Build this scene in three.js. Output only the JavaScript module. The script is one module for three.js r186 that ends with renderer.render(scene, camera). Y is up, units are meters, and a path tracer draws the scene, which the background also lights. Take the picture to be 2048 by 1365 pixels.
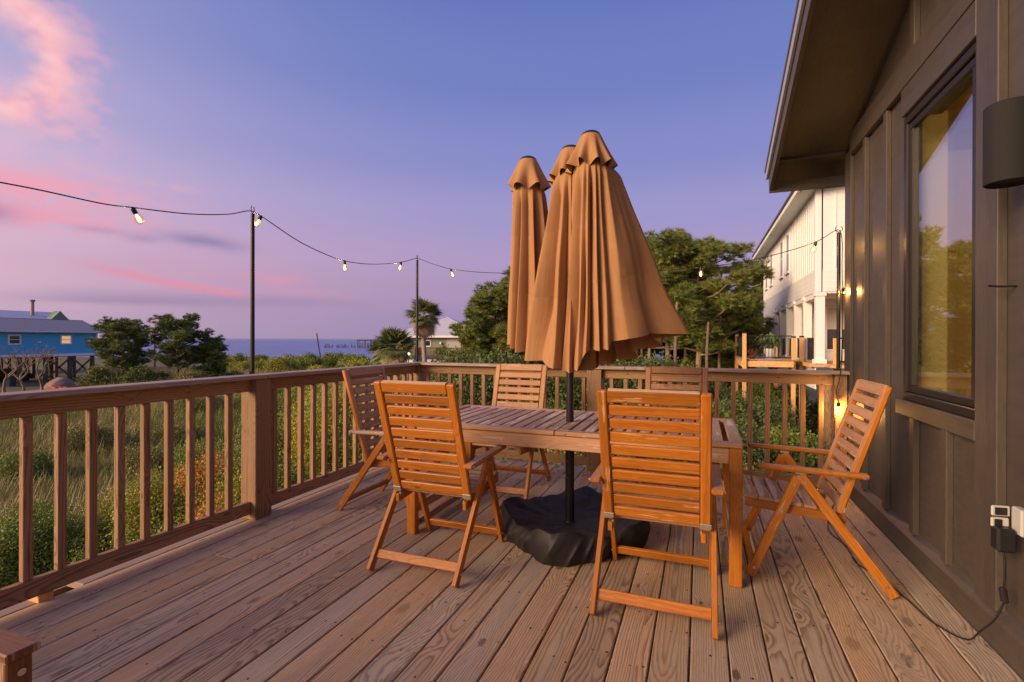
import * as THREE from 'three';
import { mergeGeometries } from 'three/addons/utils/BufferGeometryUtils.js';

// ---------------------------------------------------------------- camera
const scene = new THREE.Scene();
const camera = new THREE.PerspectiveCamera(68.94, 1024 / 682, 0.05, 60000);
camera.rotation.order = 'YXZ';
camera.position.set(0, 1.26, 0);
camera.rotation.set(-0.00178, 0.3623, 0.00248);
const renderer = new THREE.WebGLRenderer({ antialias: true });
renderer.toneMapping = THREE.LinearToneMapping;
renderer.toneMappingExposure = 1.0;
renderer.shadowMap.enabled = true;
renderer.shadowMap.type = THREE.PCFSoftShadowMap;

// ---------------------------------------------------------------- small maths
function seeded(a) { return () => { a |= 0; a = a + 0x6D2B79F5 | 0; let t = Math.imul(a ^ a >>> 15, 1 | a); t = t + Math.imul(t ^ t >>> 7, 61 | t) ^ t; return ((t ^ t >>> 14) >>> 0) / 4294967296; }; }
const TAB = (() => { const r = seeded(77), t = new Float32Array(65536); for (let i = 0; i < 65536; i++) t[i] = r(); return t; })();
const lat = (x, y) => TAB[((x * 73) ^ (y * 197) ^ ((x * y) & 255) * 31) & 65535];
function noise(x, y) { // value noise, -1..1
  const xi = Math.floor(x), yi = Math.floor(y); let fx = x - xi, fy = y - yi;
  fx = fx * fx * (3 - 2 * fx); fy = fy * fy * (3 - 2 * fy);
  const a = lat(xi, yi), b = lat(xi + 1, yi), c = lat(xi, yi + 1), d = lat(xi + 1, yi + 1);
  return 2 * (a + (b - a) * fx + (c - a) * fy + (a - b - c + d) * fx * fy) - 1;
}
const fbm = (x, y, n = 4) => { let s = 0, a = 0.5; for (let i = 0; i < n; i++) { s += a * noise(x, y); x = x * 2.03 + 17.1; y = y * 2.03 + 5.7; a *= 0.5; } return s; };
const clamp = (x, a = 0, b = 1) => Math.min(b, Math.max(a, x));
const sstep = (a, b, x) => { x = clamp((x - a) / (b - a)); return x * x * (3 - 2 * x); };
const lerp = (a, b, t) => a + (b - a) * t;
const mix3 = (a, b, t) => [lerp(a[0], b[0], t), lerp(a[1], b[1], t), lerp(a[2], b[2], t)];
const lin = (c) => (c <= 0.04045 ? c / 12.92 : Math.pow((c + 0.055) / 1.055, 2.4));
const srgb = (r, g, b) => [lin(r / 255), lin(g / 255), lin(b / 255)];
const V3 = (x, y, z) => new THREE.Vector3(x, y, z);

// ---------------------------------------------------------------- sky (air and clouds only) and the low, soft afterglow sun
const SUN = V3(-0.60, 0.33, 0.74).normalize();
{
  const W = 2048, H = 1024, data = new Float32Array(W * H * 4);
  const ramp = [[-1, srgb(158, 136, 164)], [0, srgb(152, 138, 176)], [2, srgb(156, 140, 178)], [5.5, srgb(170, 146, 184)], [9, srgb(172, 154, 197)], [14, srgb(158, 152, 203)], [20, srgb(134, 140, 200)], [28, srgb(112, 128, 194)], [38, srgb(97, 117, 187)], [60, srgb(84, 104, 178)], [91, srgb(78, 98, 172)]];
  const PINK = srgb(246, 176, 190), ROSE = srgb(226, 148, 176), GREY = srgb(132, 122, 168), CREAM = srgb(255, 205, 205);
  const sAz = Math.atan2(SUN.x, -SUN.z);
  const blob = (az, el, a0, e0, wa, we) => Math.exp(-(((az - a0) / wa) ** 2 + ((el - e0) / we) ** 2));
  for (let j = 0; j < H; j++) {
    const el = ((j + 0.5) / H - 0.5) * 180;
    for (let i = 0; i < W; i++) {
      const ph = ((i + 0.5) / W - 0.5) * 2 * Math.PI, x = Math.cos(ph), z = Math.sin(ph);
      const azr = Math.atan2(x, -z), az = azr * 180 / Math.PI;
      const o = (j * W + i) * 4;
      let k = 0; const e = clamp(el, -1, 90.9);
      while (ramp[k + 1][0] < e) k++;
      let c = mix3(ramp[k][1], ramp[k + 1][1], sstep(0, 1, (e - ramp[k][0]) / (ramp[k + 1][0] - ramp[k][0])));
      // the band of sky gets rosier towards the sunset side
      let dA = Math.abs(azr - sAz); if (dA > Math.PI) dA = 2 * Math.PI - dA;
      const toSun = 0.5 + 0.5 * Math.cos(dA);
      const low = Math.exp(-(((el - 7) / 9) ** 2));
      c = mix3(c, srgb(196, 148, 180), clamp(0.30 * low * sstep(0.12, 0.62, toSun)));
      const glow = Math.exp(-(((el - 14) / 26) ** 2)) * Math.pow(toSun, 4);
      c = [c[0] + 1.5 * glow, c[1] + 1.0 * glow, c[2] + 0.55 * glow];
      if (el > 0) {
        // thin clouds, everywhere the same kind; those in view stand where they stood
        const s3 = el * 0.9, wob = fbm(az * 0.16 + 3, s3 * 0.35 + 9, 4), fine = fbm(az * 0.5 + 40, el * 0.9 + 11, 5), str = fbm(az * 0.09 + 8 + wob, el * 0.75 + 2, 5);
        const add = (amt, col) => { c = mix3(c, col, clamp(amt)); };
        // ring-shaped bright cloud, upper left of the bay
        const wisp = fbm(az * 1.1 + 7, el * 2.0 + 31, 5);
        const ca = az + 67.4 + 1.5 * wob + 0.7 * wisp, ce = el - 21.9 + 0.9 * wob + 0.6 * fine + 0.12 * (az + 66), rr = Math.hypot(ca / 4.5, ce / 3.8);
        const ring = Math.exp(-(((rr - 1.02) / 0.40) ** 2)) * sstep(-0.75, 0.25, 0.6 * wisp + 0.6 * fine + 0.25);
        add(0.98 * ring, mix3(PINK, CREAM, clamp(0.4 + 0.5 * wisp + 0.5 * fine)));
        add(0.45 * Math.exp(-(((rr - 1.5) / 0.35) ** 2)) * sstep(-0.2, 0.4, wisp) * sstep(-66, -60, az), PINK);
        add(0.35 * blob(az, el, -62.5, 17.0, 2.6, 1.0) * sstep(-0.2, 0.4, wisp + 0.1), PINK);
        // broad pink bands
        add(1.0 * blob(az, el, -66, 12.4 + 0.5 * wob, 8.5, 1.5) * sstep(-0.35, 0.12, 0.6 * str + 0.9 * wisp + 0.1), mix3(ROSE, PINK, 0.6));
        add(0.95 * blob(az, el, -67, 10.2 + 0.5 * wob, 10, 0.95) * sstep(-0.4, 0.1, 0.6 * str + 0.9 * wisp + 0.15), mix3(ROSE, PINK, 0.45));
        add(0.4 * blob(az, el, -64.5, 14.8, 3.6, 0.8) * sstep(-0.3, 0.4, fine), PINK);
        add(0.4 * blob(az, el, -56.4, 14.2, 3.2, 0.35) * sstep(-0.4, 0.4, fine + 0.1), PINK);
        const sl = el - (5.4 + (az + 54.9) * -0.16 + 0.3 * wob);
        add(0.8 * Math.exp(-((sl / 0.42) ** 2)) * sstep(-63, -58, az) * (1 - sstep(-51, -47, az)), srgb(228, 146, 168));
        add(0.6 * blob(az, el, -46.2, 6.3 + 0.4 * fine, 2.6, 0.55), srgb(222, 152, 178));
        add(0.35 * blob(az, el, -44, 5.0 + 0.4 * fine, 4, 0.5), srgb(214, 150, 180));
        add(0.28 * blob(az, el, -57, 7.6 + wob, 14, 1.4) * sstep(-0.4, 0.5, str), srgb(206, 156, 184));
        // small slate clouds
        add(0.75 * blob(az, el + 0.25 * fine, -52.6, 9.55 + (az + 52.6) * -0.05, 3.3, 0.62), GREY);
        add(0.4 * blob(az, el, -57.4, 9.2, 1.3, 0.35), GREY);
        add(0.75 * blob(az, el, -68.2, 10.0, 2.2, 0.9), GREY);
        add(0.35 * blob(az, el, -60.5, 9.6, 2.0, 0.3), GREY);
        add(0.5 * blob(az, el + 0.5 * wob, -58, 3.6, 9, 0.75) * sstep(-0.5, 0.3, str), srgb(134, 118, 160));
        add(0.35 * blob(az, el + 0.5 * wob, -45, 3.9, 7, 0.5), srgb(146, 128, 168));
        // the same broken bands round the rest of the horizon
        const rest = Math.abs(az + 20) > 60 ? 1 : 0;
        if (rest && !(az > -90 && az < -44)) add(0.75 * sstep(0.05, 0.5, str + 0.35 * fine - Math.abs(el - 15) / 26) * sstep(60, 75, Math.abs(az + 20)), mix3(ROSE, PINK, 0.5));
      }
      if (el < 0) c = mix3(c, srgb(70, 74, 66), sstep(0, -8, el));
      data[o] = c[0]; data[o + 1] = c[1]; data[o + 2] = c[2]; data[o + 3] = 1;
    }
  }
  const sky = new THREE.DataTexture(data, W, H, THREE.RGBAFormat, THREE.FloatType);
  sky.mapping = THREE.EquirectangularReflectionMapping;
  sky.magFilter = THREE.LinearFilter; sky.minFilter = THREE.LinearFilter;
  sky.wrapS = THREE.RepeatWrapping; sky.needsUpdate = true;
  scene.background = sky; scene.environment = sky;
}
const sun = new THREE.DirectionalLight(new THREE.Color().setRGB(1.0, 0.70, 0.42), 4.7);
sun.position.copy(SUN).multiplyScalar(60);
sun.castShadow = true; sun.shadow.radius = 55;
sun.shadow.mapSize.set(2048, 2048);
Object.assign(sun.shadow.camera, { left: -30, right: 30, top: 30, bottom: -30, near: 1, far: 160 });
scene.add(sun); scene.add(sun.target);

// ---------------------------------------------------------------- naming, parts, survey
const taken = new Map();
function numbered(n) { const k = taken.get(n) || 0; taken.set(n, k + 1); return k ? `${n}_${String(k).padStart(3, '0')}` : n; }
function shade(o) { o.castShadow = true; o.receiveShadow = true; return o; }
function thing(name, label, category, pos = [0, 0, 0], turn = 0, group = null) {
  const g = new THREE.Group(); g.name = numbered(name); g.position.set(...pos); g.rotation.y = turn;
  g.userData = { label, category }; if (group) g.userData.group = group; scene.add(g); return g;
}
function struct(name, geo, mat) { const m = shade(new THREE.Mesh(geo, mat)); m.name = numbered(name); m.userData = { kind: 'structure' }; scene.add(m); return m; }
function part(parent, name, geo, mat, pos, rot) { const m = shade(new THREE.Mesh(geo, mat)); m.name = name; if (pos) m.position.set(...pos); if (rot) m.rotation.set(...rot); parent.add(m); return m; }
function solo(name, geo, mat, label, category, pos, turn = 0, group = null) { const m = shade(new THREE.Mesh(geo, mat)); m.name = numbered(name); if (pos) m.position.set(...pos); m.rotation.y = turn; m.userData = { label, category }; if (group) m.userData.group = group; scene.add(m); return m; }
// survey notes: bearing of a point (its column on the full-size photograph) and its distance along the view axis -> where it stands on the ground plan
const SN = Math.sin(0.3623), CS = Math.cos(0.3623);
const at = (px, d) => { const l = (px - 1024) / 994.13 * d; return [-SN * d + CS * l, -CS * d - SN * l]; };
const up = (py, d) => 1.26 + (681.7 - py) / 994.13 * d;

// ---------------------------------------------------------------- geometry helpers
// box with chamfered edges; u runs along the longest side (metres / uScale); groups: faces 0..5 = +x -x +y -y +z -z, all in material slots 0 or 1 (front)
function cbox(w, h, d, c = 0.003, uv = null, off = [0, 0], frontFace = -1) {
  const s = [w / 2, h / 2, d / 2]; c = Math.min(c, 0.45 * Math.min(w, h, d));
  const pos = [], nor = [], uvs = [], f1 = [], f0 = [];
  const L = [w, h, d], la = L.indexOf(Math.max(w, h, d));
  const us = uv ? uv[0] : 1, vs = uv ? uv[1] : 0.14;
  const put = (p, n, list) => { const an = n.map(Math.abs), na = an.indexOf(Math.max(...an)); const rest = [0, 1, 2].filter(a => a !== na); let ua = rest.includes(la) ? la : rest[0], va = rest.find(a => a !== ua);
    list.push(pos.length / 3); pos.push(...p); nor.push(...n); uvs.push(p[ua] / us + off[0] + na * 0.137, p[va] / vs + off[1] + na * 0.31); };
  const tri = (a, b, cc, n, list) => { const e1 = [b[0] - a[0], b[1] - a[1], b[2] - a[2]], e2 = [cc[0] - a[0], cc[1] - a[1], cc[2] - a[2]]; const x = [e1[1] * e2[2] - e1[2] * e2[1], e1[2] * e2[0] - e1[0] * e2[2], e1[0] * e2[1] - e1[1] * e2[0]];
    if (x[0] * n[0] + x[1] * n[1] + x[2] * n[2] < 0) [b, cc] = [cc, b]; put(a, n, list); put(b, n, list); put(cc, n, list); };
  for (let a = 0; a < 3; a++) for (const sg of [1, -1]) {
    const b = (a + 1) % 3, g = (a + 2) % 3, n = [0, 0, 0]; n[a] = sg;
    const P = (i, j) => { const p = [0, 0, 0]; p[a] = sg * s[a]; p[b] = i * (s[b] - c); p[g] = j * (s[g] - c); return p; };
    const face = a * 2 + (sg > 0 ? 0 : 1), list = face === frontFace ? f1 : f0;
    tri(P(-1, -1), P(1, -1), P(1, 1), n, list); tri(P(-1, -1), P(1, 1), P(-1, 1), n, list);
  }
  if (c > 0) {
    for (let a = 0; a < 3; a++) for (const s1 of [1, -1]) for (const s2 of [1, -1]) { // edge along a
      const b = (a + 1) % 3, g = (a + 2) % 3, n = [0, 0, 0]; n[b] = s1 * Math.SQRT1_2; n[g] = s2 * Math.SQRT1_2;
      const Q = (k, w2) => { const p = [0, 0, 0]; p[a] = k * (s[a] - c); p[b] = s1 * (w2 ? s[b] : s[b] - c); p[g] = s2 * (w2 ? s[g] - c : s[g]); return p; };
      tri(Q(-1, 1), Q(1, 1), Q(1, 0), n, f0); tri(Q(-1, 1), Q(1, 0), Q(-1, 0), n, f0);
    }
    for (const i of [1, -1]) for (const j of [1, -1]) for (const k of [1, -1]) {
      const n = [i * 0.577, j * 0.577, k * 0.577];
      tri([i * s[0], j * (s[1] - c), k * (s[2] - c)], [i * (s[0] - c), j * s[1], k * (s[2] - c)], [i * (s[0] - c), j * (s[1] - c), k * s[2]], n, f0);
    }
  }
  const g = new THREE.BufferGeometry();
  g.setAttribute('position', new THREE.Float32BufferAttribute(pos, 3)); g.setAttribute('normal', new THREE.Float32BufferAttribute(nor, 3)); g.setAttribute('uv', new THREE.Float32BufferAttribute(uvs, 2));
  if (frontFace >= 0) { g.setIndex([...f0, ...f1]); g.addGroup(0, f0.length, 0); g.addGroup(f0.length, f1.length, 1); } else g.setIndex(f0);
  return g;
}
const moved = (g, x, y, z) => { g.translate(x, y, z); return g; };
const plainBox = (w, h, d, x = 0, y = 0, z = 0) => moved(new THREE.BoxGeometry(w, h, d), x, y, z);
function tube(points, r, seg = 24, rad = 6) { return new THREE.TubeGeometry(new THREE.CatmullRomCurve3(points.map(p => V3(...p))), seg, r, rad, false); }
function cyl(r1, r2, h, n = 12, x = 0, y = 0, z = 0) { return moved(new THREE.CylinderGeometry(r1, r2, h, n), x, y, z); }
// bar of given section between two points
function bar(parent, name, a, b, w, t, mat, geoOff = [0, 0], uv = [1.2, 0.2]) {
  const A = V3(...a), B = V3(...b), L = A.distanceTo(B), g = cbox(w, L, t, 0.003, uv, geoOff);
  const m = part(parent, name, g, mat); m.position.copy(A).add(B).multiplyScalar(0.5);
  m.quaternion.setFromUnitVectors(V3(0, 1, 0), B.clone().sub(A).normalize()); return m;
}
function grid(nu, nv, f, uvs = [1, 1]) { // parametric sheet f(u,v) -> [x,y,z]
  const p = [], t = [], ix = [];
  for (let j = 0; j <= nv; j++) for (let i = 0; i <= nu; i++) { p.push(...f(i / nu, j / nv)); t.push(i / nu * uvs[0], j / nv * uvs[1]); }
  for (let j = 0; j < nv; j++) for (let i = 0; i < nu; i++) { const a = j * (nu + 1) + i, b = a + 1, c = a + nu + 1, d = c + 1; ix.push(a, b, d, a, d, c); }
  const g = new THREE.BufferGeometry(); g.setAttribute('position', new THREE.Float32BufferAttribute(p, 3)); g.setAttribute('uv', new THREE.Float32BufferAttribute(t, 2)); g.setIndex(ix); g.computeVertexNormals(); return g;
}

// ---------------------------------------------------------------- textures
const LUT = (() => { const a = new Uint8Array(4097); for (let i = 0; i <= 4096; i++) { const x = i / 4096; a[i] = Math.round(255 * (x <= 0.0031308 ? 12.92 * x : 1.055 * Math.pow(x, 1 / 2.4) - 0.055)); } return a; })();
const b8 = (x) => LUT[Math.round(clamp(x) * 4096)];
function dataTex(W, H, f, color = true) {
  const d = new Uint8Array(W * H * 4);
  for (let j = 0; j < H; j++) for (let i = 0; i < W; i++) { const c = f(i, j), o = (j * W + i) * 4; if (color) { d[o] = b8(c[0]); d[o + 1] = b8(c[1]); d[o + 2] = b8(c[2]); } else { d[o] = d[o + 1] = d[o + 2] = Math.round(255 * clamp(c)); } d[o + 3] = 255; }
  const t = new THREE.DataTexture(d, W, H, THREE.RGBAFormat, THREE.UnsignedByteType);
  t.wrapS = t.wrapT = THREE.RepeatWrapping; t.magFilter = THREE.LinearFilter; t.minFilter = THREE.LinearMipmapLinearFilter; t.generateMipmaps = true;
  if (color) t.colorSpace = THREE.SRGBColorSpace; t.needsUpdate = true; return t;
}
// plain-sawn softwood: growth rings cut by the board's face, knots, fibre, weathered patches, nail heads
function woodTex(seed, W, H, len, wid, o) {
  const R = seeded(seed), v0 = (R() - 0.5) * wid * (o.off ?? 0.7), d0 = 0.008 + R() * (o.depth ?? 0.05), sx = R() * 500, freq = (o.rings ?? 120) * (0.75 + 0.5 * R()), tone = 1 + (o.vary ?? 0.14) * (2 * R() - 1), red = 1 + (o.vary ?? 0.14) * 0.3 * (2 * R() - 1);
  const knots = []; for (let k = 0; k < (o.knots ?? 3); k++) knots.push([R() * len, (R() - 0.5) * wid * 0.8, (o.knotSize ?? 1) * (0.5 + R() * 0.9), R()]);
  const nails = []; if (o.nails) for (let u = 0.2; u < len; u += 0.406) for (const s of [-0.3, 0.3]) nails.push([u + (R() - 0.5) * 0.03, wid * (s + (R() - 0.5) * 0.1), 0.0022 + R() * 0.0022]);
  const early = o.early, late = o.late, grey = o.grey, gAmt = o.greyAmt ?? 0.4, gBias = (R() - 0.5) * 0.8;
  return dataTex(W, H, (i, j) => {
    const u = i / W * len, v = (j / H - 0.5) * wid;
    const n1 = noise(u * 0.9 + sx, 3.3), n2 = noise(u * 2.3 + sx, 9.1), d = d0 + (o.arch ?? 0.022) * n1 + 0.3 * (o.arch ?? 0.022) * n2, vv = v - v0 - 0.018 * noise(u * 0.6 + sx, 21);
    let ph = Math.sqrt(vv * vv + d * d) * freq + 0.35 * noise(u * 5 + sx, v * 40) + 0.12 * noise(u * 16 + sx, v * 160), core = 0;
    for (const q of knots) { let du = u - q[0]; if (du > len / 2) du -= len; if (du < -len / 2) du += len; if (Math.abs(du) > 0.3) continue; const dv = v - q[1], e = Math.sqrt((du / (0.045 * q[2])) ** 2 + (dv / (0.021 * q[2])) ** 2); ph += 2.6 * Math.exp(-e * e * 0.28); core = Math.max(core, sstep(0.62, 0.32, e + 0.15 * noise(u * 200, v * 200)) * (0.4 + 0.6 * q[3])); }
    const f = ph - Math.floor(ph), lw = sstep(0.38, 0.92, f) * (1 - sstep(0.93, 1.0, f));
    const fib = noise(u * 22 + sx, v * 1500), fib2 = noise(u * 60 + sx, v * 700);
    let c = mix3(early, late, clamp(lw * (0.72 + 0.25 * n2)));
    const g = clamp(gAmt + gBias * gAmt + 0.55 * fbm(u * 1.3 + sx, v * 26 + 4, 3) + 0.12 * fib);
    c = mix3(c, mix3(grey, mix3(grey, late, 0.55), lw), g * (o.greyMax ?? 0.75));
    const m = tone * (1 + 0.13 * fib + 0.07 * fib2 + 0.16 * fbm(u * 0.7 + sx, v * 14, 2));
    c = [c[0] * m * red, c[1] * m, c[2] * m / red];
    if (core > 0) c = mix3(c, [0.05, 0.025, 0.014], core * 0.75);
    if (o.wear) { const w = sstep(o.wear, o.wear + 0.2, fbm(u * 3.1 + sx, v * 30 + 60, 4) + 0.18 * fib + 0.1 * fib2); c = mix3(c, o.wearCol, w * 0.75); }
    for (const q of nails) { const dx = u - q[0], dy = v - q[1]; if (Math.abs(dx) < 0.02) { const r = Math.hypot(dx * 0.8, dy); c = mix3(c, [0.02, 0.013, 0.01], sstep(q[2] * 1.5, q[2] * 0.9, r)); } }
    return c;
  });
}
const std = (o) => new THREE.MeshStandardMaterial({ roughness: 0.8, metalness: 0, ...o });
const rgb = (r, g, b) => new THREE.Color().setRGB(r, g, b);
const DECK = [], RAIL = [];
for (let k = 0; k < 14; k++) { // no two boards weather alike: straight grain, arches, sun-bleached, still orange
  const r = seeded(40 + k * 3), or = r();
  const t = woodTex(100 + k * 13, 2048, 128, 5.4, 0.14, { early: mix3([0.43, 0.325, 0.215], [0.47, 0.30, 0.16], or), late: mix3([0.20, 0.13, 0.08], [0.125, 0.066, 0.033], r()), grey: [0.43, 0.37, 0.305], greyAmt: 0.12 + 0.5 * r() * (1 - 0.6 * or), knots: 3 + Math.floor(7 * r()), knotSize: 1.2 + 0.6 * r(), nails: true, rings: 60 + 60 * r(), depth: 0.05, off: 1.4, arch: 0.008 + 0.042 * r(), vary: 0.2 });
  DECK.push(std({ map: t, bumpMap: t, bumpScale: 0.001, roughness: 0.7 }));
}
for (let k = 0; k < 3; k++) { const t = woodTex(300 + k * 7, 1024, 128, 2.6, 0.14, { early: [0.32, 0.188, 0.09], late: [0.12, 0.060, 0.026], grey: [0.25, 0.175, 0.115], greyAmt: 0.3, knots: 6, rings: 80, arch: 0.04 }); RAIL.push(std({ map: t, bumpMap: t, bumpScale: 0.0008, roughness: 0.75 })); }
const CAPT = woodTex(351, 1024, 128, 2.6, 0.14, { early: [0.33, 0.23, 0.17], late: [0.19, 0.12, 0.085], grey: [0.36, 0.285, 0.245], greyAmt: 0.6, knots: 3, rings: 130 });
const CAPM = std({ map: CAPT, bumpMap: CAPT, bumpScale: 0.0008, roughness: 0.62 });
const STAIN = [], WEATHERED = [], TABLE = [];
for (let k = 0; k < 3; k++) {
  let t = woodTex(500 + k * 5, 1024, 64, 1.2, 0.2, { early: [0.385, 0.125, 0.009], late: [0.285, 0.080, 0.005], grey: [0.41, 0.15, 0.018], greyAmt: 0.3, knots: 1, rings: 90, wear: 0.50, wearCol: [0.62, 0.38, 0.22] }); STAIN.push(std({ map: t, roughness: 0.42 }));
  t = woodTex(540 + k * 5, 1024, 64, 1.2, 0.2, { early: [0.43, 0.225, 0.11], late: [0.33, 0.16, 0.075], grey: [0.42, 0.255, 0.155], greyAmt: 0.45, knots: 1, rings: 100, wear: 0.42, wearCol: [0.55, 0.42, 0.33] }); WEATHERED.push(std({ map: t, roughness: 0.6 }));
  t = woodTex(580 + k * 5, 1024, 64, 1.2, 0.2, { early: [0.33, 0.205, 0.14], late: [0.22, 0.125, 0.08], grey: [0.38, 0.26, 0.195], greyAmt: 0.5, knots: 1, rings: 110, wear: 0.2, wearCol: [0.62, 0.54, 0.48] }); TABLE.push(std({ map: t, roughness: 0.62 }));
}
const WORN = std({ map: woodTex(611, 512, 64, 1.2, 0.2, { early: [0.56, 0.40, 0.27], late: [0.44, 0.28, 0.17], grey: [0.58, 0.47, 0.38], greyAmt: 0.5, knots: 1, rings: 90, wear: 0.2, wearCol: [0.66, 0.57, 0.48] }), roughness: 0.7 });
const FRESH = std({ map: woodTex(641, 512, 64, 2.4, 0.14, { early: [0.74, 0.43, 0.16], late: [0.55, 0.28, 0.09], grey: [0.66, 0.42, 0.2], greyAmt: 0.2, knots: 3, rings: 130 }), roughness: 0.75 });
const grainTex = (seed, base, amp, sx, sy, W = 256) => dataTex(W, W, (i, j) => { const a = noise(i / W * sx * 8 + seed, j / W * sy * 8), b = noise(i / W * sx * 31 + seed, j / W * sy * 31), c2 = fbm(i / W * 3 + seed, j / W * 3, 3), m = 1 + amp * (0.5 * a + 0.4 * b + 0.7 * c2); return [base[0] * m, base[1] * m, base[2] * m]; });
const paintT = grainTex(5, [0.070, 0.057, 0.046], 0.22, 2, 12);
const PAINT = std({ map: paintT, bumpMap: paintT, bumpScale: 0.0006, roughness: 0.5 });
const BLACK = std({ color: rgb(0.012, 0.012, 0.013), roughness: 0.42 }), BLACKM = std({ color: rgb(0.02, 0.021, 0.022), roughness: 0.38, metalness: 0.4 });
const BRONZE = std({ color: rgb(0.032, 0.026, 0.023), roughness: 0.35, metalness: 0.3 });
const STEEL = std({ color: rgb(0.55, 0.54, 0.52), roughness: 0.32, metalness: 0.9 }), GALV = std({ color: rgb(0.42, 0.42, 0.40), roughness: 0.5, metalness: 0.7 });
const WHITEP = std({ map: grainTex(15, [0.82, 0.81, 0.77], 0.06, 2, 8), roughness: 0.6 });
const WHITE = std({ color: rgb(0.82, 0.81, 0.78), roughness: 0.55 });
const DARKGLASS = std({ color: rgb(0.03, 0.035, 0.045), roughness: 0.06 });

// ================================================================ the deck
const rnd = seeded(4242);
const DX0 = 0.985, PITCH = 0.1459, Z_BACK = -4.90, Z_NEAR = 1.3;
{
  const deck = new THREE.Group(); deck.name = 'deck'; deck.userData = { kind: 'structure' }; scene.add(deck);
  const spans = { 19: [-3.02], 5: [-1.2], 11: [0.2], 24: [-2.1], 15: [-4.1], 2: [-0.2] };
  for (let k = -1; k <= 27; k++) {
    let x1 = DX0 - PITCH * k - 0.0035, x0 = x1 - PITCH + 0.007;
    if (k === -1) { x0 = DX0 + 0.0035; x1 = 1.128; }
    const cuts = [Z_BACK, ...(k === 27 ? [-1.60, -1.42] : (k === 5 ? [-3.0] : spans[k] || [])), Z_NEAR];
    for (let i = 0; i + 1 < cuts.length; i++) {
      if (k === 27 && i === 1) continue; // edge board left open here to stand in for a shadow under the rail
      const a = cuts[i] + (i ? 0.002 : 0), b = cuts[i + 1] - (i + 2 < cuts.length ? 0.002 : 0), L = b - a, w = x1 - x0;
      const warp = (rnd() - 0.5) * 0.003;
      part(deck, 'plank', cbox(w, 0.036, L, 0.0035, [5.4, 0.14], [rnd(), 0.5]), k === 27 ? CAPM : DECK[Math.floor(rnd() * DECK.length)], [(x0 + x1) / 2, -0.018 + warp, (a + b) / 2]);
    }
  }
  for (let i = 0; i < 15; i++) part(deck, 'joist', cbox(4.16, 0.18, 0.04, 0.002, [2.6, 0.14], [rnd(), rnd()]), RAIL[0], [-0.99, -0.13, -4.8 + i * 0.43]);
  part(deck, 'rim_board', cbox(0.036, 0.235, Z_NEAR - Z_BACK, 0.003, [2.6, 0.14]), RAIL[1], [-3.125, -0.155, (Z_NEAR + Z_BACK) / 2]);
  part(deck, 'rim_board', cbox(4.24, 0.235, 0.036, 0.003, [2.6, 0.14]), RAIL[2], [-0.99, -0.155, Z_BACK - 0.022]);
  for (const [x, z] of [[-2.95, -4.7], [-2.95, -2.2], [-2.95, 0.6], [0.9, -4.7], [-1.0, -4.7]]) part(deck, 'pile', cyl(0.13, 0.14, 3.5, 14), RAIL[1], [x, -1.99, z]);
  part(deck, 'lit_patch_block', cbox(0.09, 0.04, 0.06, 0.002, [2.6, 0.14]), FRESH, [-2.985, 0.019, -1.44]);  // added block of orange wood standing in for the lit patch by the gap
}
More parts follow.
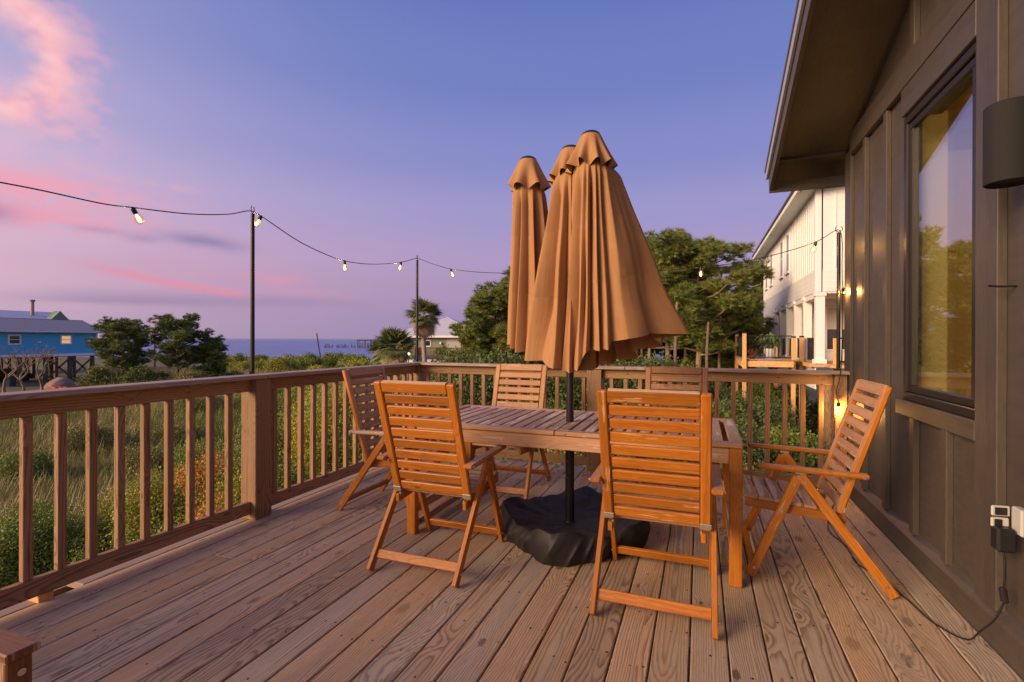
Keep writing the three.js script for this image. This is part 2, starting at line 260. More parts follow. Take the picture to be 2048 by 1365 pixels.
// ================================================================ railings: 6x6 posts, 2x4 rails, 2x2 balusters, flat cap
{
  const left = thing('deck_railing', 'wooden deck railing with square balusters on the open marsh side', 'railing');
  const back = thing('deck_railing', 'wooden deck railing with square balusters behind the table, ending at the dark wall', 'railing');
  const pick = () => RAIL[Math.floor(rnd() * 3)];
  const o = () => [rnd(), rnd()];
  const post = (t, x, z, w = 0.14) => part(t, 'post', cbox(w, 0.985, w, 0.004, [2.6, 0.14], o()), pick(), [x, 0.4925, z]);
  // open side
  const XR = -2.949;
  post(left, -2.955, -2.665); post(left, -2.955, -4.825); post(left, -2.955, -0.55); post(left, -2.955, 1.2);
  part(left, 'cap_board', cbox(0.14, 0.028, 3.63, 0.004, [2.6, 0.14], o()), CAPM, [-2.93, 0.999, -0.86]);
  part(left, 'cap_board', cbox(0.14, 0.028, 2.22, 0.004, [2.6, 0.14], o()), CAPM, [-2.93, 0.999, -3.79]);
  for (const [a, b] of [[-2.595, -0.62], [-0.48, 1.13], [-4.755, -2.735]]) {
    for (const [y, h] of [[0.9405, 0.087], [0.084, 0.087]]) part(left, y > 0.5 ? 'top_rail' : 'bottom_rail', cbox(0.038, h, b - a - 0.002, 0.003, [2.6, 0.14], o()), pick(), [XR, y, (a + b) / 2]);
    const n = Math.round((b - a) / 0.1335), st = (b - a) / n;
    for (let i = 0; i < n; i++) { const z = (b < -2.6 ? b - 0.075 - i * 0.1335 : b - 0.02 - 0.06 - i * 0.1335); if (z < a + 0.03) continue; part(left, 'baluster', cbox(0.037, 0.768, 0.037, 0.003, [2.6, 0.14], o()), pick(), [XR, 0.5115, z], [0, (rnd() - 0.5) * 0.05, (rnd() - 0.5) * 0.006]); }
  }
  // far side
  const ZR = -4.79;
  post(back, -0.95, -4.79); part(back, 'post', cbox(0.09, 0.985, 0.09, 0.004, [2.6, 0.14], o()), pick(), [1.075, 0.4925, -4.785]);
  part(back, 'cap_board', cbox(2.2, 0.028, 0.14, 0.004, [2.6, 0.14], o()), CAPM, [-1.758, 0.999, -4.775]);
  part(back, 'cap_board', cbox(1.785, 0.028, 0.14, 0.004, [2.6, 0.14], o()), CAPM, [0.238, 0.999, -4.775]);
  for (const [a, b] of [[-2.883, -1.022], [-0.878, 1.028]]) {
    for (const y of [0.9405, 0.084]) part(back, y > 0.5 ? 'top_rail' : 'bottom_rail', cbox(b - a - 0.002, 0.087, 0.038, 0.003, [2.6, 0.14], o()), pick(), [(a + b) / 2, y, ZR]);
    for (let x = a + 0.085; x < b - 0.04; x += 0.1335) part(back, 'baluster', cbox(0.037, 0.768, 0.037, 0.003, [2.6, 0.14], o()), pick(), [x, 0.5115, ZR], [0, (rnd() - 0.5) * 0.05, (rnd() - 0.5) * 0.006]);
  }
}
// ================================================================ the dark house beside the deck
const WX = 1.15;
{
  const house = thing('beach_house', 'dark brown board and batten house beside the deck with a tall black-framed window', 'house', [0, 0, 0]);
  const wz0 = -3.60, wz1 = -2.735, wy0 = 0.915, wy1 = 2.585, Z0 = -4.87, Z1 = 3.2;
  const slope = 0.315, eaveY = (z) => 2.83 + slope * (z + 4.9), ridgeZ = -0.2;
  // wall with its opening: below, left, right, above (gable-shaped)
  const T = 0.16, wall = (z0, z1, y0, y1) => part(house, 'wall', plainBox(T, y1 - y0, z1 - z0), PAINT, [WX + T / 2, (y0 + y1) / 2, (z0 + z1) / 2]);
  wall(Z0, wz0, -0.35, 2.70); wall(wz0, wz1, -0.35, wy0); wall(wz1, Z1, -0.35, 2.70);
  wall(wz0, wz1, wy1, 2.70);
  { // gable
    const sh = new THREE.Shape(); sh.moveTo(-Z0, 2.70); sh.lineTo(-Z0, eaveY(Z0)); sh.lineTo(-ridgeZ, eaveY(ridgeZ)); sh.lineTo(-Z1, eaveY(ridgeZ) - slope * (Z1 - ridgeZ)); sh.lineTo(-Z1, 2.70); sh.closePath();
    const g = new THREE.ExtrudeGeometry(sh, { depth: T, bevelEnabled: false }); g.rotateY(Math.PI / 2); // shape x -> -z
    part(house, 'gable_wall', g, PAINT, [WX, 0.001, 0]);
  }
  part(house, 'end_wall', plainBox(6, 3.05, T), PAINT, [WX + 3 + 0.002, 1.175, Z0 + T / 2 + 0.004]);
  // battens
  const bat = (z, y0, y1, w = 0.062) => part(house, 'batten', cbox(0.030, y1 - y0, w, 0.003, [0.9, 0.9], [rnd(), rnd()]), PAINT, [WX - 0.0145, (y0 + y1) / 2, z - w / 2]);
  for (const z of [-4.306, -3.86]) bat(z, 0.17, 2.752);
  for (const z of [-3.406, -3.009]) bat(z, 0.17, 0.824);
  for (const z of [-1.99, -1.55, -1.11, -0.67, -0.23, 0.21, 0.65, 1.1, 1.54]) bat(z, 0.17, 2.752);
  for (let z = -3.42; z < 1; z += 0.44) bat(z, 2.925, eaveY(z - 0.062) + 0.01);
  part(house, 'corner_board', cbox(0.024, 3.0, 0.175, 0.003, [0.9, 0.9]), PAINT, [WX - 0.011, 1.31, -4.785]);
  part(house, 'frieze_board', cbox(0.036, 0.17, Z1 + 4.68, 0.003, [0.9, 0.9]), PAINT, [WX - 0.0185, 2.8385, (Z1 - 4.68) / 2]);
  // window casing
  part(house, 'casing', cbox(0.034, 2.58, 0.172, 0.003, [0.9, 0.9]), PAINT, [WX - 0.0165, 1.461, -2.648]);
  part(house, 'casing', cbox(0.034, 0.088, 0.935, 0.003, [0.9, 0.9]), PAINT, [WX - 0.0165, 0.868, -3.205]);
  part(house, 'casing', cbox(0.034, 0.160, 0.860, 0.003, [0.9, 0.9]), PAINT, [WX - 0.0165, 2.670, -3.168]);
  // skirt board with its sloping ledge
  part(house, 'skirt_board', cbox(0.022, 0.2, Z1 + 4.87, 0.003, [0.9, 0.9]), PAINT, [WX - 0.010, 0.03, (Z1 - 4.87) / 2]);
  { const sh = new THREE.Shape(); sh.moveTo(0, 0); sh.lineTo(-0.044, 0); sh.lineTo(-0.044, 0.012); sh.lineTo(0, 0.05); sh.closePath(); const g = new THREE.ExtrudeGeometry(sh, { depth: Z1 + 4.87, bevelEnabled: false }); part(house, 'water_table', g, PAINT, [WX, 0.131, -4.87]); }
  // window: bronze frame, two panes
  const win = new THREE.Group(); win.name = 'window'; house.add(win);
  const fr = (n, w, h, d, x, y, z, m = BRONZE) => part(win, n, cbox(w, h, d, 0.004), m, [x, y, z]);
  const cz = (wz0 + wz1) / 2, cyy = (wy0 + wy1) / 2;
  fr('frame', 0.075, 0.045, 0.865, WX + 0.02, wy1 - 0.0225, cz); fr('frame', 0.075, 0.045, 0.865, WX + 0.02, wy0 + 0.0225, cz);
  fr('frame', 0.075, 1.578, 0.045, WX + 0.02, cyy, wz0 + 0.0225); fr('frame', 0.075, 1.578, 0.045, WX + 0.02, cyy, wz1 - 0.0225);
  fr('sash', 0.03, 0.04, 0.774, WX + 0.012, wy1 - 0.066, cz); fr('sash', 0.03, 0.04, 0.774, WX + 0.012, wy0 + 0.066, cz);
  fr('sash', 0.03, 1.497, 0.04, WX + 0.012, cyy, wz0 + 0.066); fr('sash', 0.03, 1.497, 0.06, WX + 0.012, cyy, wz1 - 0.076);
  const PANE = new THREE.MeshPhysicalMaterial({ color: rgb(0.95, 0.98, 0.94), transmission: 1, roughness: 0.0, thickness: 0, ior: 2.1 });
  for (const x of [0.014, 0.028]) part(win, 'pane', plainBox(0.003, 1.50, 0.70), PANE, [WX + x, cyy, cz - 0.005]);
  // the room behind
  const WARMW = std({ color: rgb(0.62, 0.48, 0.26), roughness: 0.8 }), PINE = std({ map: woodTex(77, 512, 64, 2.4, 0.3, { early: [0.50, 0.27, 0.10], late: [0.36, 0.17, 0.055], grey: [0.5, 0.3, 0.14], greyAmt: 0.2, knots: 3 }), roughness: 0.6 });
  const rx0 = WX + T + 0.003, rx1 = 5.4, rz0 = Z0 + T + 0.01, rz1 = 0.8;
  part(house, 'room_floor', plainBox(rx1 - rx0, 0.08, rz1 - rz0), PINE, [(rx0 + rx1) / 2, -0.04, (rz0 + rz1) / 2]);
  part(house, 'room_ceiling', plainBox(rx1 - rx0, 0.08, rz1 - rz0), PINE, [(rx0 + rx1) / 2, 2.72, (rz0 + rz1) / 2]);
  part(house, 'room_wall', plainBox(0.1, 2.8, rz1 - rz0), WARMW, [rx1 + 0.05, 1.32, (rz0 + rz1) / 2]);
  part(house, 'room_wall', plainBox(rx1 - rx0, 2.8, 0.06), WARMW, [(rx0 + rx1) / 2, 1.32, rz0 + 0.03]);
  part(house, 'room_wall', plainBox(rx1 - rx0, 2.8, 0.06), WARMW, [(rx0 + rx1) / 2, 1.32, rz1 + 0.03]);
  part(house, 'window_jamb', plainBox(0.12, 1.7, 0.02), WARMW, [WX + 0.13, cyy, wz0 - 0.004]);
  part(house, 'inner_door', cbox(0.05, 2.05, 0.85, 0.004), WHITE, [rx1 - 0.03, 1.03, -3.6]);
  // roof: soffit, rake board with metal edge, roofing
  const X_OUT = 0.60, ang = Math.atan(slope), zE = -5.22, Ls = (ridgeZ - zE) / Math.cos(ang);
  const slab = (name, w, th, L, x, dy, mat, dz = 0) => { const m = part(house, name, cbox(w, th, L, 0.002, [0.9, 0.9]), mat); m.rotation.x = -ang; const zc = (zE + ridgeZ) / 2 + dz; m.position.set(x, eaveY(zc) + dy, zc); return m; };
  slab('soffit', WX - X_OUT + 0.16, 0.02, Ls, (X_OUT + WX + 0.16) / 2, 0.011, PAINT);
  slab('roof_deck', 6.4, 0.06, Ls, X_OUT + 3.2 + 0.03, 0.10, PAINT);
  slab('rake_board', 0.03, 0.19, Ls, X_OUT + 0.012, 0.02, PAINT);
  slab('drip_edge', 0.02, 0.085, Ls + 0.03, X_OUT - 0.016, 0.095, std({ color: rgb(0.62, 0.62, 0.66), roughness: 0.35, metalness: 0.6 }), -0.01);
  slab('roofing', 6.45, 0.03, Ls + 0.06, X_OUT + 3.19, 0.150, std({ color: rgb(0.16, 0.15, 0.15), roughness: 0.5, metalness: 0.4 }), -0.02);
  { const m = slab('roofing', 6.45, 0.03, 4.2, X_OUT + 3.19, 0, std({ color: rgb(0.16, 0.15, 0.15), roughness: 0.5, metalness: 0.4 })); m.rotation.x = ang; m.position.set(X_OUT + 3.19, eaveY(ridgeZ) - slope * 1.95 + 0.14, ridgeZ + 1.98); }
  part(house, 'eave_fascia', cbox(WX - X_OUT + 6, 0.15, 0.03, 0.003, [0.9, 0.9]), PAINT, [X_OUT + (WX - X_OUT + 6) / 2, eaveY(zE) - 0.01, zE + 0.012]);
  part(house, 'soffit_batten', cbox(WX - X_OUT - 0.04, 0.03, 0.06, 0.003, [0.9, 0.9]), PAINT, [(X_OUT + WX) / 2, eaveY(-4.88) - 0.012, -4.88], [-ang, 0, 0]);
  part(house, 'soffit_batten', cbox(0.05, 0.03, 0.34, 0.003, [0.9, 0.9]), PAINT, [X_OUT + 0.06, eaveY(-5.04) - 0.012, -5.04], [-ang, 0, 0]);
  // piles under the house
  for (const z of [-4.5, -1.5]) for (const x of [1.6, 5]) part(house, 'pile', cyl(0.15, 0.16, 3.4, 12), RAIL[1], [x, -2.05, z]);
  // ceiling lamp inside the room
  const lamp = thing('ceiling_lamp', 'glowing ceiling lamp inside the room behind the window', 'lamp', [2.9, 2.30, -2.4]);
  part(lamp, 'bulb', new THREE.SphereGeometry(0.09, 20, 14), std({ color: rgb(0.9, 0.8, 0.6), emissive: rgb(1, 0.66, 0.3), emissiveIntensity: 4 }));
  part(lamp, 'rod', cyl(0.012, 0.012, 0.3, 8, 0, 0.23, 0), BLACKM);
  const pl = new THREE.PointLight(rgb(1, 0.62, 0.25), 6.5, 0, 2); pl.castShadow = true; pl.name = 'lamp_light'; lamp.add(pl);
}
// ---------------------------------------------------------------- wall fittings
{
  const s = thing('wall_sconce', 'dark cylinder wall sconce beside the window', 'sconce', [1.05, 1.835, -2.335]);
  const pts = [[0.001, 0.012], [0.058, 0.012], [0.066, 0.0], [0.070, 0.003], [0.070, 0.283], [0.066, 0.288], [0.001, 0.288]].map(p => new THREE.Vector2(...p));
  part(s, 'shade', new THREE.LatheGeometry(pts, 48), std({ color: rgb(0.011, 0.0105, 0.010), roughness: 0.85 }));
  part(s, 'arm', cbox(0.06, 0.05, 0.05, 0.004), BRONZE, [0.075, 0.15, 0]);
  part(s, 'back_plate', cbox(0.008, 0.12, 0.11, 0.003), BRONZE, [0.1, 0.15, 0]);
  const PLASTIC = std({ color: rgb(0.46, 0.45, 0.42), roughness: 0.45 });
  const ob = thing('outlet_box', 'white weatherproof outlet box with its covers open on the dark wall', 'outlet', [WX, 0.58, -2.43]);
  part(ob, 'box', cbox(0.03, 0.10, 0.065, 0.005), PLASTIC, [-0.0175, 0, 0]);
  part(ob, 'cover', cbox(0.060, 0.040, 0.010, 0.004), PLASTIC, [-0.065, 0.026, -0.03], [0, 0.12, 0]);
  part(ob, 'cover', cbox(0.058, 0.036, 0.010, 0.004), PLASTIC, [-0.067, -0.018, -0.03], [0, 0.12, 0]);
  part(ob, 'cover_liner', cbox(0.040, 0.029, 0.004, 0.002), BLACK, [-0.066, 0.026, -0.0225], [0, 0.12, 0]);
  part(ob, 'cover_liner', cbox(0.026, 0.027, 0.004, 0.002), BLACK, [-0.074, -0.018, -0.0225], [0, 0.12, 0]);
  const ad = thing('power_adapter', 'black power adapter plugged into the white outlet box', 'adapter', [WX - 0.033, 0.535, -2.44]);
  part(ad, 'body', cbox(0.06, 0.09, 0.055, 0.008), BLACK, [-0.031, -0.03, 0]);
  part(ad, 'plug_connector', cbox(0.02, 0.06, 0.026, 0.006), BLACK, [-0.03, -0.245, 0.0], [0, 0, 0.12]);
  part(ad, 'lead', tube([[-0.03, -0.074, 0], [-0.029, -0.14, 0.004], [-0.029, -0.217, 0]], 0.0035, 12, 6), BLACK);
  const y = 0.006;
  solo('black_cable', tube([[WX - 0.063, 0.26, -2.44], [WX - 0.08, 0.19, -2.455], [WX - 0.10, 0.10, -2.52], [1.04, 0.02, -2.60], [0.98, y, -2.72], [0.94, y, -2.95], [0.90, y, -3.15], [0.83, y, -3.30], [0.84, y, -3.55], [0.80, y, -3.8], [0.86, y, -4.1], [0.95, y, -4.4], [1.02, y, -4.62], [1.015, 0.2, -4.70], [1.018, 0.45, -4.70], [1.03, 0.66, -4.715]], 0.0035, 160, 6), BLACK, 'thin black power cord trailing over the deck from the outlet to the corner post', 'cord');
  solo('wall_hook', tube([[WX, 1.475, -2.50], [WX - 0.05, 1.475, -2.50], [WX - 0.09, 1.478, -2.49]], 0.004, 10, 6), BLACKM, 'thin black metal hook on the wall below the sconce', 'hook');
}

// ================================================================ folding armchairs (forward = +x)
const BOLT = new THREE.CylinderGeometry(0.0075, 0.0075, 0.006, 12); BOLT.rotateX(Math.PI / 2);
function makeChair(label, pos, turn, seed) {
  const r = seeded(seed), c = thing('folding_armchair', label, 'chair', pos, turn, 'folding wooden armchairs on the deck');
  const st = () => STAIN[Math.floor(r() * 3)], we = () => WEATHERED[Math.floor(r() * 3)], o = () => [r(), r()];
  const bB = [-0.098, 0.385], bT = [-0.305, 1.035], dx = bT[0] - bB[0], dy = bT[1] - bB[1], L = Math.hypot(dx, dy), ang = Math.atan2(-dx, dy);
  // back: stiles and slats; the side that faces the sky has bleached, the rear keeps its stain
  const placeBack = (m, t, z, lift = 0) => { m.position.set(bB[0] + dx * t + lift * Math.cos(ang), bB[1] + dy * t + lift * Math.sin(ang), z); m.rotation.z = ang; };
  for (const s of [1, -1]) { const m = part(c, 'back_post', cbox(0.03, L, 0.046, 0.006, [1.2, 0.2], o(), 0), [st(), we()]); placeBack(m, 0.5, s * 0.222); }
  for (let i = 0; i < 10; i++) { const top = i === 9, h = top ? 0.058 : 0.051, t = (top ? L - 0.028 : 0.045 + i * 0.0672) / L; const m = part(c, 'back_slat', cbox(top ? 0.030 : 0.018, h, 0.396, 0.004, [1.2, 0.2], o(), 0), [st(), we()]); placeBack(m, t, 0, top ? 0.001 : 0.004);
    if (top) part(m, 'worn_edge', cbox(0.024, 0.003, 0.390, 0.001, [1.2, 0.2], o()), WORN, [0, h / 2 + 0.0012, 0]); }
  // seat
  for (const s of [1, -1]) bar(c, 'seat_rail', [-0.13, 0.352, s * 0.213], [0.335, 0.392, s * 0.213], 0.045, 0.022, st(), o());
  for (let i = 0; i < 6; i++) { const t = i / 5, x = -0.045 + t * 0.355, y = 0.381 + t * 0.030; part(c, 'seat_slat', cbox(0.060, 0.018, 0.446, 0.004, [1.2, 0.2], o(), 2), [we(), TABLE[Math.floor(r() * 3)]], [x, y + 0.010, 0], [0, 0, 0.085]); }
  // crossed leg frames
  for (const s of [1, -1]) {
    const z = s * 0.258;
    bar(c, 'rear_leg', [0.085, 0.572, z], [-0.325, 0.012, z], 0.046, 0.024, st(), o());
    bar(c, 'front_leg', [0.090, 0.556, z - s * 0.002], [0.318, 0.012, z - s * 0.002], 0.046, 0.024, st(), o());
    const arm = part(c, 'armrest', cbox(0.50, 0.024, 0.056, 0.008, [1.2, 0.2], o(), 2), seed === 14 ? [WORN, WORN] : [st(), we()], [0.035, 0.598, s * 0.272], [0, 0, 0.028]);
    part(arm, 'bracket', cbox(0.05, 0.012, 0.03, 0.002), GALV, [0.045, -0.0185, -s * 0.012]);
    part(c, 'back_hinge', cbox(0.006, 0.026, 0.05, 0.001), GALV, [bB[0] - 0.020, bB[1] + 0.020, s * 0.222], [0, 0, ang]);
    part(c, 'back_hinge', cbox(0.03, 0.018, 0.008, 0.001), GALV, [bB[0] - 0.004, bB[1] - 0.014, s * 0.203], [0, 0, 0]);
    for (const [x, y] of [[0.085, 0.552], [0.060, 0.533], [0.108, 0.516], [0.165, 0.375], [0.296, 0.062], [-0.288, 0.062]]) part(c, 'bolt', BOLT, STEEL, [x, y, z + s * 0.0135]);
    part(arm, 'bolt', BOLT, STEEL, [-0.225, -0.002, s * 0.029]);
  }
  for (const [n, x, y] of [['rear_stretcher', -0.268, 0.084], ['front_stretcher', 0.292, 0.072]]) part(c, n, cbox(0.020, 0.048, 0.492, 0.003, [1.2, 0.2], o()), st(), [x, y, 0], [0, 0, x < 0 ? -0.62 : 0.4]);
  return c;
}
const HP = Math.PI / 2;
makeChair('folding wooden armchair with its back to us, at the marsh end of the table', [-1.412, 0, -2.565], HP, 11);
makeChair('folding wooden armchair with its back to us, beside the black umbrella base, house end', [-0.196, 0, -2.565], HP, 12);
makeChair('folding wooden armchair at the table end, beside the dark house wall', [0.565, 0, -3.18], Math.PI, 13);
makeChair('folding wooden armchair at the table end, beside the open marsh railing', [-2.165, 0, -3.235], 0, 14);
makeChair('folding wooden armchair across the table with its back to the far railing, marsh end', [-1.52, 0, -3.96], -HP, 15);
makeChair('folding wooden armchair across the table, in front of the bushes and pine trunks', [-0.185, 0, -4.03], -HP, 16);

// a low lounge chair whose front arm corner reaches into view
{
  const c = thing('lounge_chair', 'low wooden lounge chair with a worn square arm board, away from the table', 'chair', [-1.31, 0, -0.63]);
  const r = seeded(81), o = () => [r(), r()], W2 = [STAIN[0], WORN];
  const HB = std({ map: woodTex(655, 512, 64, 1.2, 0.2, { early: [0.20, 0.085, 0.035], late: [0.14, 0.055, 0.022], grey: [0.24, 0.12, 0.06], greyAmt: 0.3, knots: 0, wear: 0.3, wearCol: [0.6, 0.48, 0.4] }), roughness: 0.55 });
  for (const z of [0.028, 0.70]) {
    part(c, 'arm_board', cbox(0.62, 0.018, 0.058, 0.003, [1.2, 0.2], o(), 2), [HB, HB], [-0.305, 0.611, z]);
    for (const x of [-0.028, -0.55]) { part(c, 'leg', cbox(0.044, 0.60, 0.044, 0.003, [1.2, 0.2], o()), HB, [x, 0.30, z + 0.002]); part(c, 'bolt', BOLT, STEEL, [x + 0.023, 0.57, z], [0, HP, 0]); }
    part(c, 'side_rail', cbox(0.47, 0.06, 0.024, 0.003, [1.2, 0.2], o()), HB, [-0.29, 0.30, z]);
  }
  for (let i = 0; i < 7; i++) part(c, 'seat_slat', cbox(0.062, 0.018, 0.624, 0.003, [1.2, 0.2], o()), WEATHERED[i % 3], [-0.06 - i * 0.074, 0.345, 0.364]);
  for (let i = 0; i < 6; i++) part(c, 'back_slat', cbox(0.018, 0.055, 0.62, 0.003, [1.2, 0.2], o()), STAIN[i % 3], [-0.60 - i * 0.02, 0.42 + i * 0.068, 0.364], [0, 0, 0.28]);
}
// ================================================================ table
{
  const t = thing('dining_table', 'long weathered wooden table with a slatted top and umbrella hole', 'table', [-0.788, 0, -3.215]);
  const r = seeded(31), o = () => [r(), r()], tm = () => TABLE[Math.floor(r() * 3)], sm = () => WEATHERED[Math.floor(r() * 3)];
  const HX = 0.995, HZ = 0.445, yt = 0.735;
  for (const sx of [-1, 1]) for (const sz of [-1, 1]) {
    part(t, 'frame_rail', cbox(HX - 0.003, 0.026, 0.062, 0.004, [1.2, 0.2], o(), 2), [sm(), tm()], [sx * (HX / 2 + 0.0005), yt - 0.013, sz * (HZ - 0.031)]);
    part(t, 'leg', cbox(0.062, 0.708, 0.05, 0.004, [1.2, 0.2], o()), STAIN[Math.floor(r() * 3)], [sx * (HX - 0.034), 0.354, sz * (HZ - 0.028)]);
  }
  for (const s of [-1, 1]) for (const k of [0, 1]) { const x = s * (k ? HX - 0.031 : 0.034); part(t, 'frame_rail', cbox(0.062, 0.025, 2 * HZ - 0.128, 0.003, [1.2, 0.2], o(), 2), [sm(), tm()], [x, yt - 0.0128, 0]); }
  for (const s of [-1, 1]) for (let i = 0; i < 11; i++) { const x = s * (0.108 + i * 0.0765); if (s < 0 ? false : false) continue; part(t, 'slat', cbox(0.062, 0.022, 2 * HZ - 0.128, 0.003, [1.2, 0.2], o(), 2), [sm(), tm()], [x, yt - 0.0145, 0]); }
  for (const s of [-1, 1]) {
    part(t, 'apron', cbox(2 * HX - 0.132, 0.082, 0.022, 0.003, [1.2, 0.2], o()), sm(), [0, yt - 0.069, s * (HZ - 0.026)]);
    part(t, 'apron', cbox(0.022, 0.082, 2 * HZ - 0.11, 0.003, [1.2, 0.2], o()), sm(), [s * (HX - 0.034), yt - 0.069, 0]);
    for (const y of [0.055, 0.165]) part(t, 'stretcher', cbox(0.024, 0.042, 2 * HZ - 0.11, 0.003, [1.2, 0.2], o()), TABLE[0], [s * (HX - 0.034), y, 0]);
    part(t, 'bearer', cbox(0.04, 0.045, 2 * HZ - 0.08, 0.003, [1.2, 0.2], o()), TABLE[1], [s * 0.075, yt - 0.052, 0]);
  }
}
// ================================================================ umbrella base under a black cover
const UX = -0.785, UZ = -3.13;
{
  const b = thing('umbrella_base', 'black cloth cover over the umbrella base with raised corners', 'umbrella base', [UX + 0.01, 0, UZ - 0.0]);
  const FAB = std({ color: rgb(0.017, 0.014, 0.0145), roughness: 0.62 });
  const sq = (a) => { const c = Math.abs(Math.cos(a)), s = Math.abs(Math.sin(a)), p = 1.25; return Math.pow(Math.pow(c, p) + Math.pow(s, p), -1 / p); };
  part(b, 'cover', grid(260, 72, (u, v) => {
    const a = u * 2 * Math.PI, R = 0.46 * sq(a), corner = Math.pow(Math.abs(Math.cos(2 * a)), 3), fold = noise(Math.cos(a) * 5 + 30, Math.sin(a) * 5 + 3), f2 = noise(Math.cos(a) * 14 + 3, Math.sin(a) * 14 + 13);
    const rim = 0.135 + 0.05 * corner + 0.022 * fold;
    if (v < 0.6) { const k = v / 0.6, r = 0.025 + (R - 0.025) * k, cr = 0.022 * (1 - Math.abs(noise(r * Math.cos(a) * 7 + 3 + 2 * fold, r * Math.sin(a) * 7))) ** 3 * sstep(0.15, 0.5, k); const sag = 0.095 + (rim - 0.095) * Math.pow(k, 2.1) + 0.018 * fbm(r * Math.cos(a) * 9 + 7, r * Math.sin(a) * 9 + 2, 3) * sstep(0.1, 0.4, k) ; return [r * Math.cos(a), sag, r * Math.sin(a)]; }
    const k = (v - 0.6) / 0.4, bulge = 0.02 * Math.sin(k * Math.PI) + 0.02 * k * fold + 0.007 * noise(Math.cos(a) * 9, Math.sin(a) * 9 + k * 2) * k, r = R + bulge + 0.012 + 0.022 * (1 - Math.abs(noise(Math.cos(a) * 6 + k * 1.4, Math.sin(a) * 6 + 40))) ** 3 * Math.sin(k * 2.6);
    return [r * Math.cos(a), rim * (1 - Math.pow(k, 1.15)) + 0.004 , r * Math.sin(a)];
  }), FAB);
}

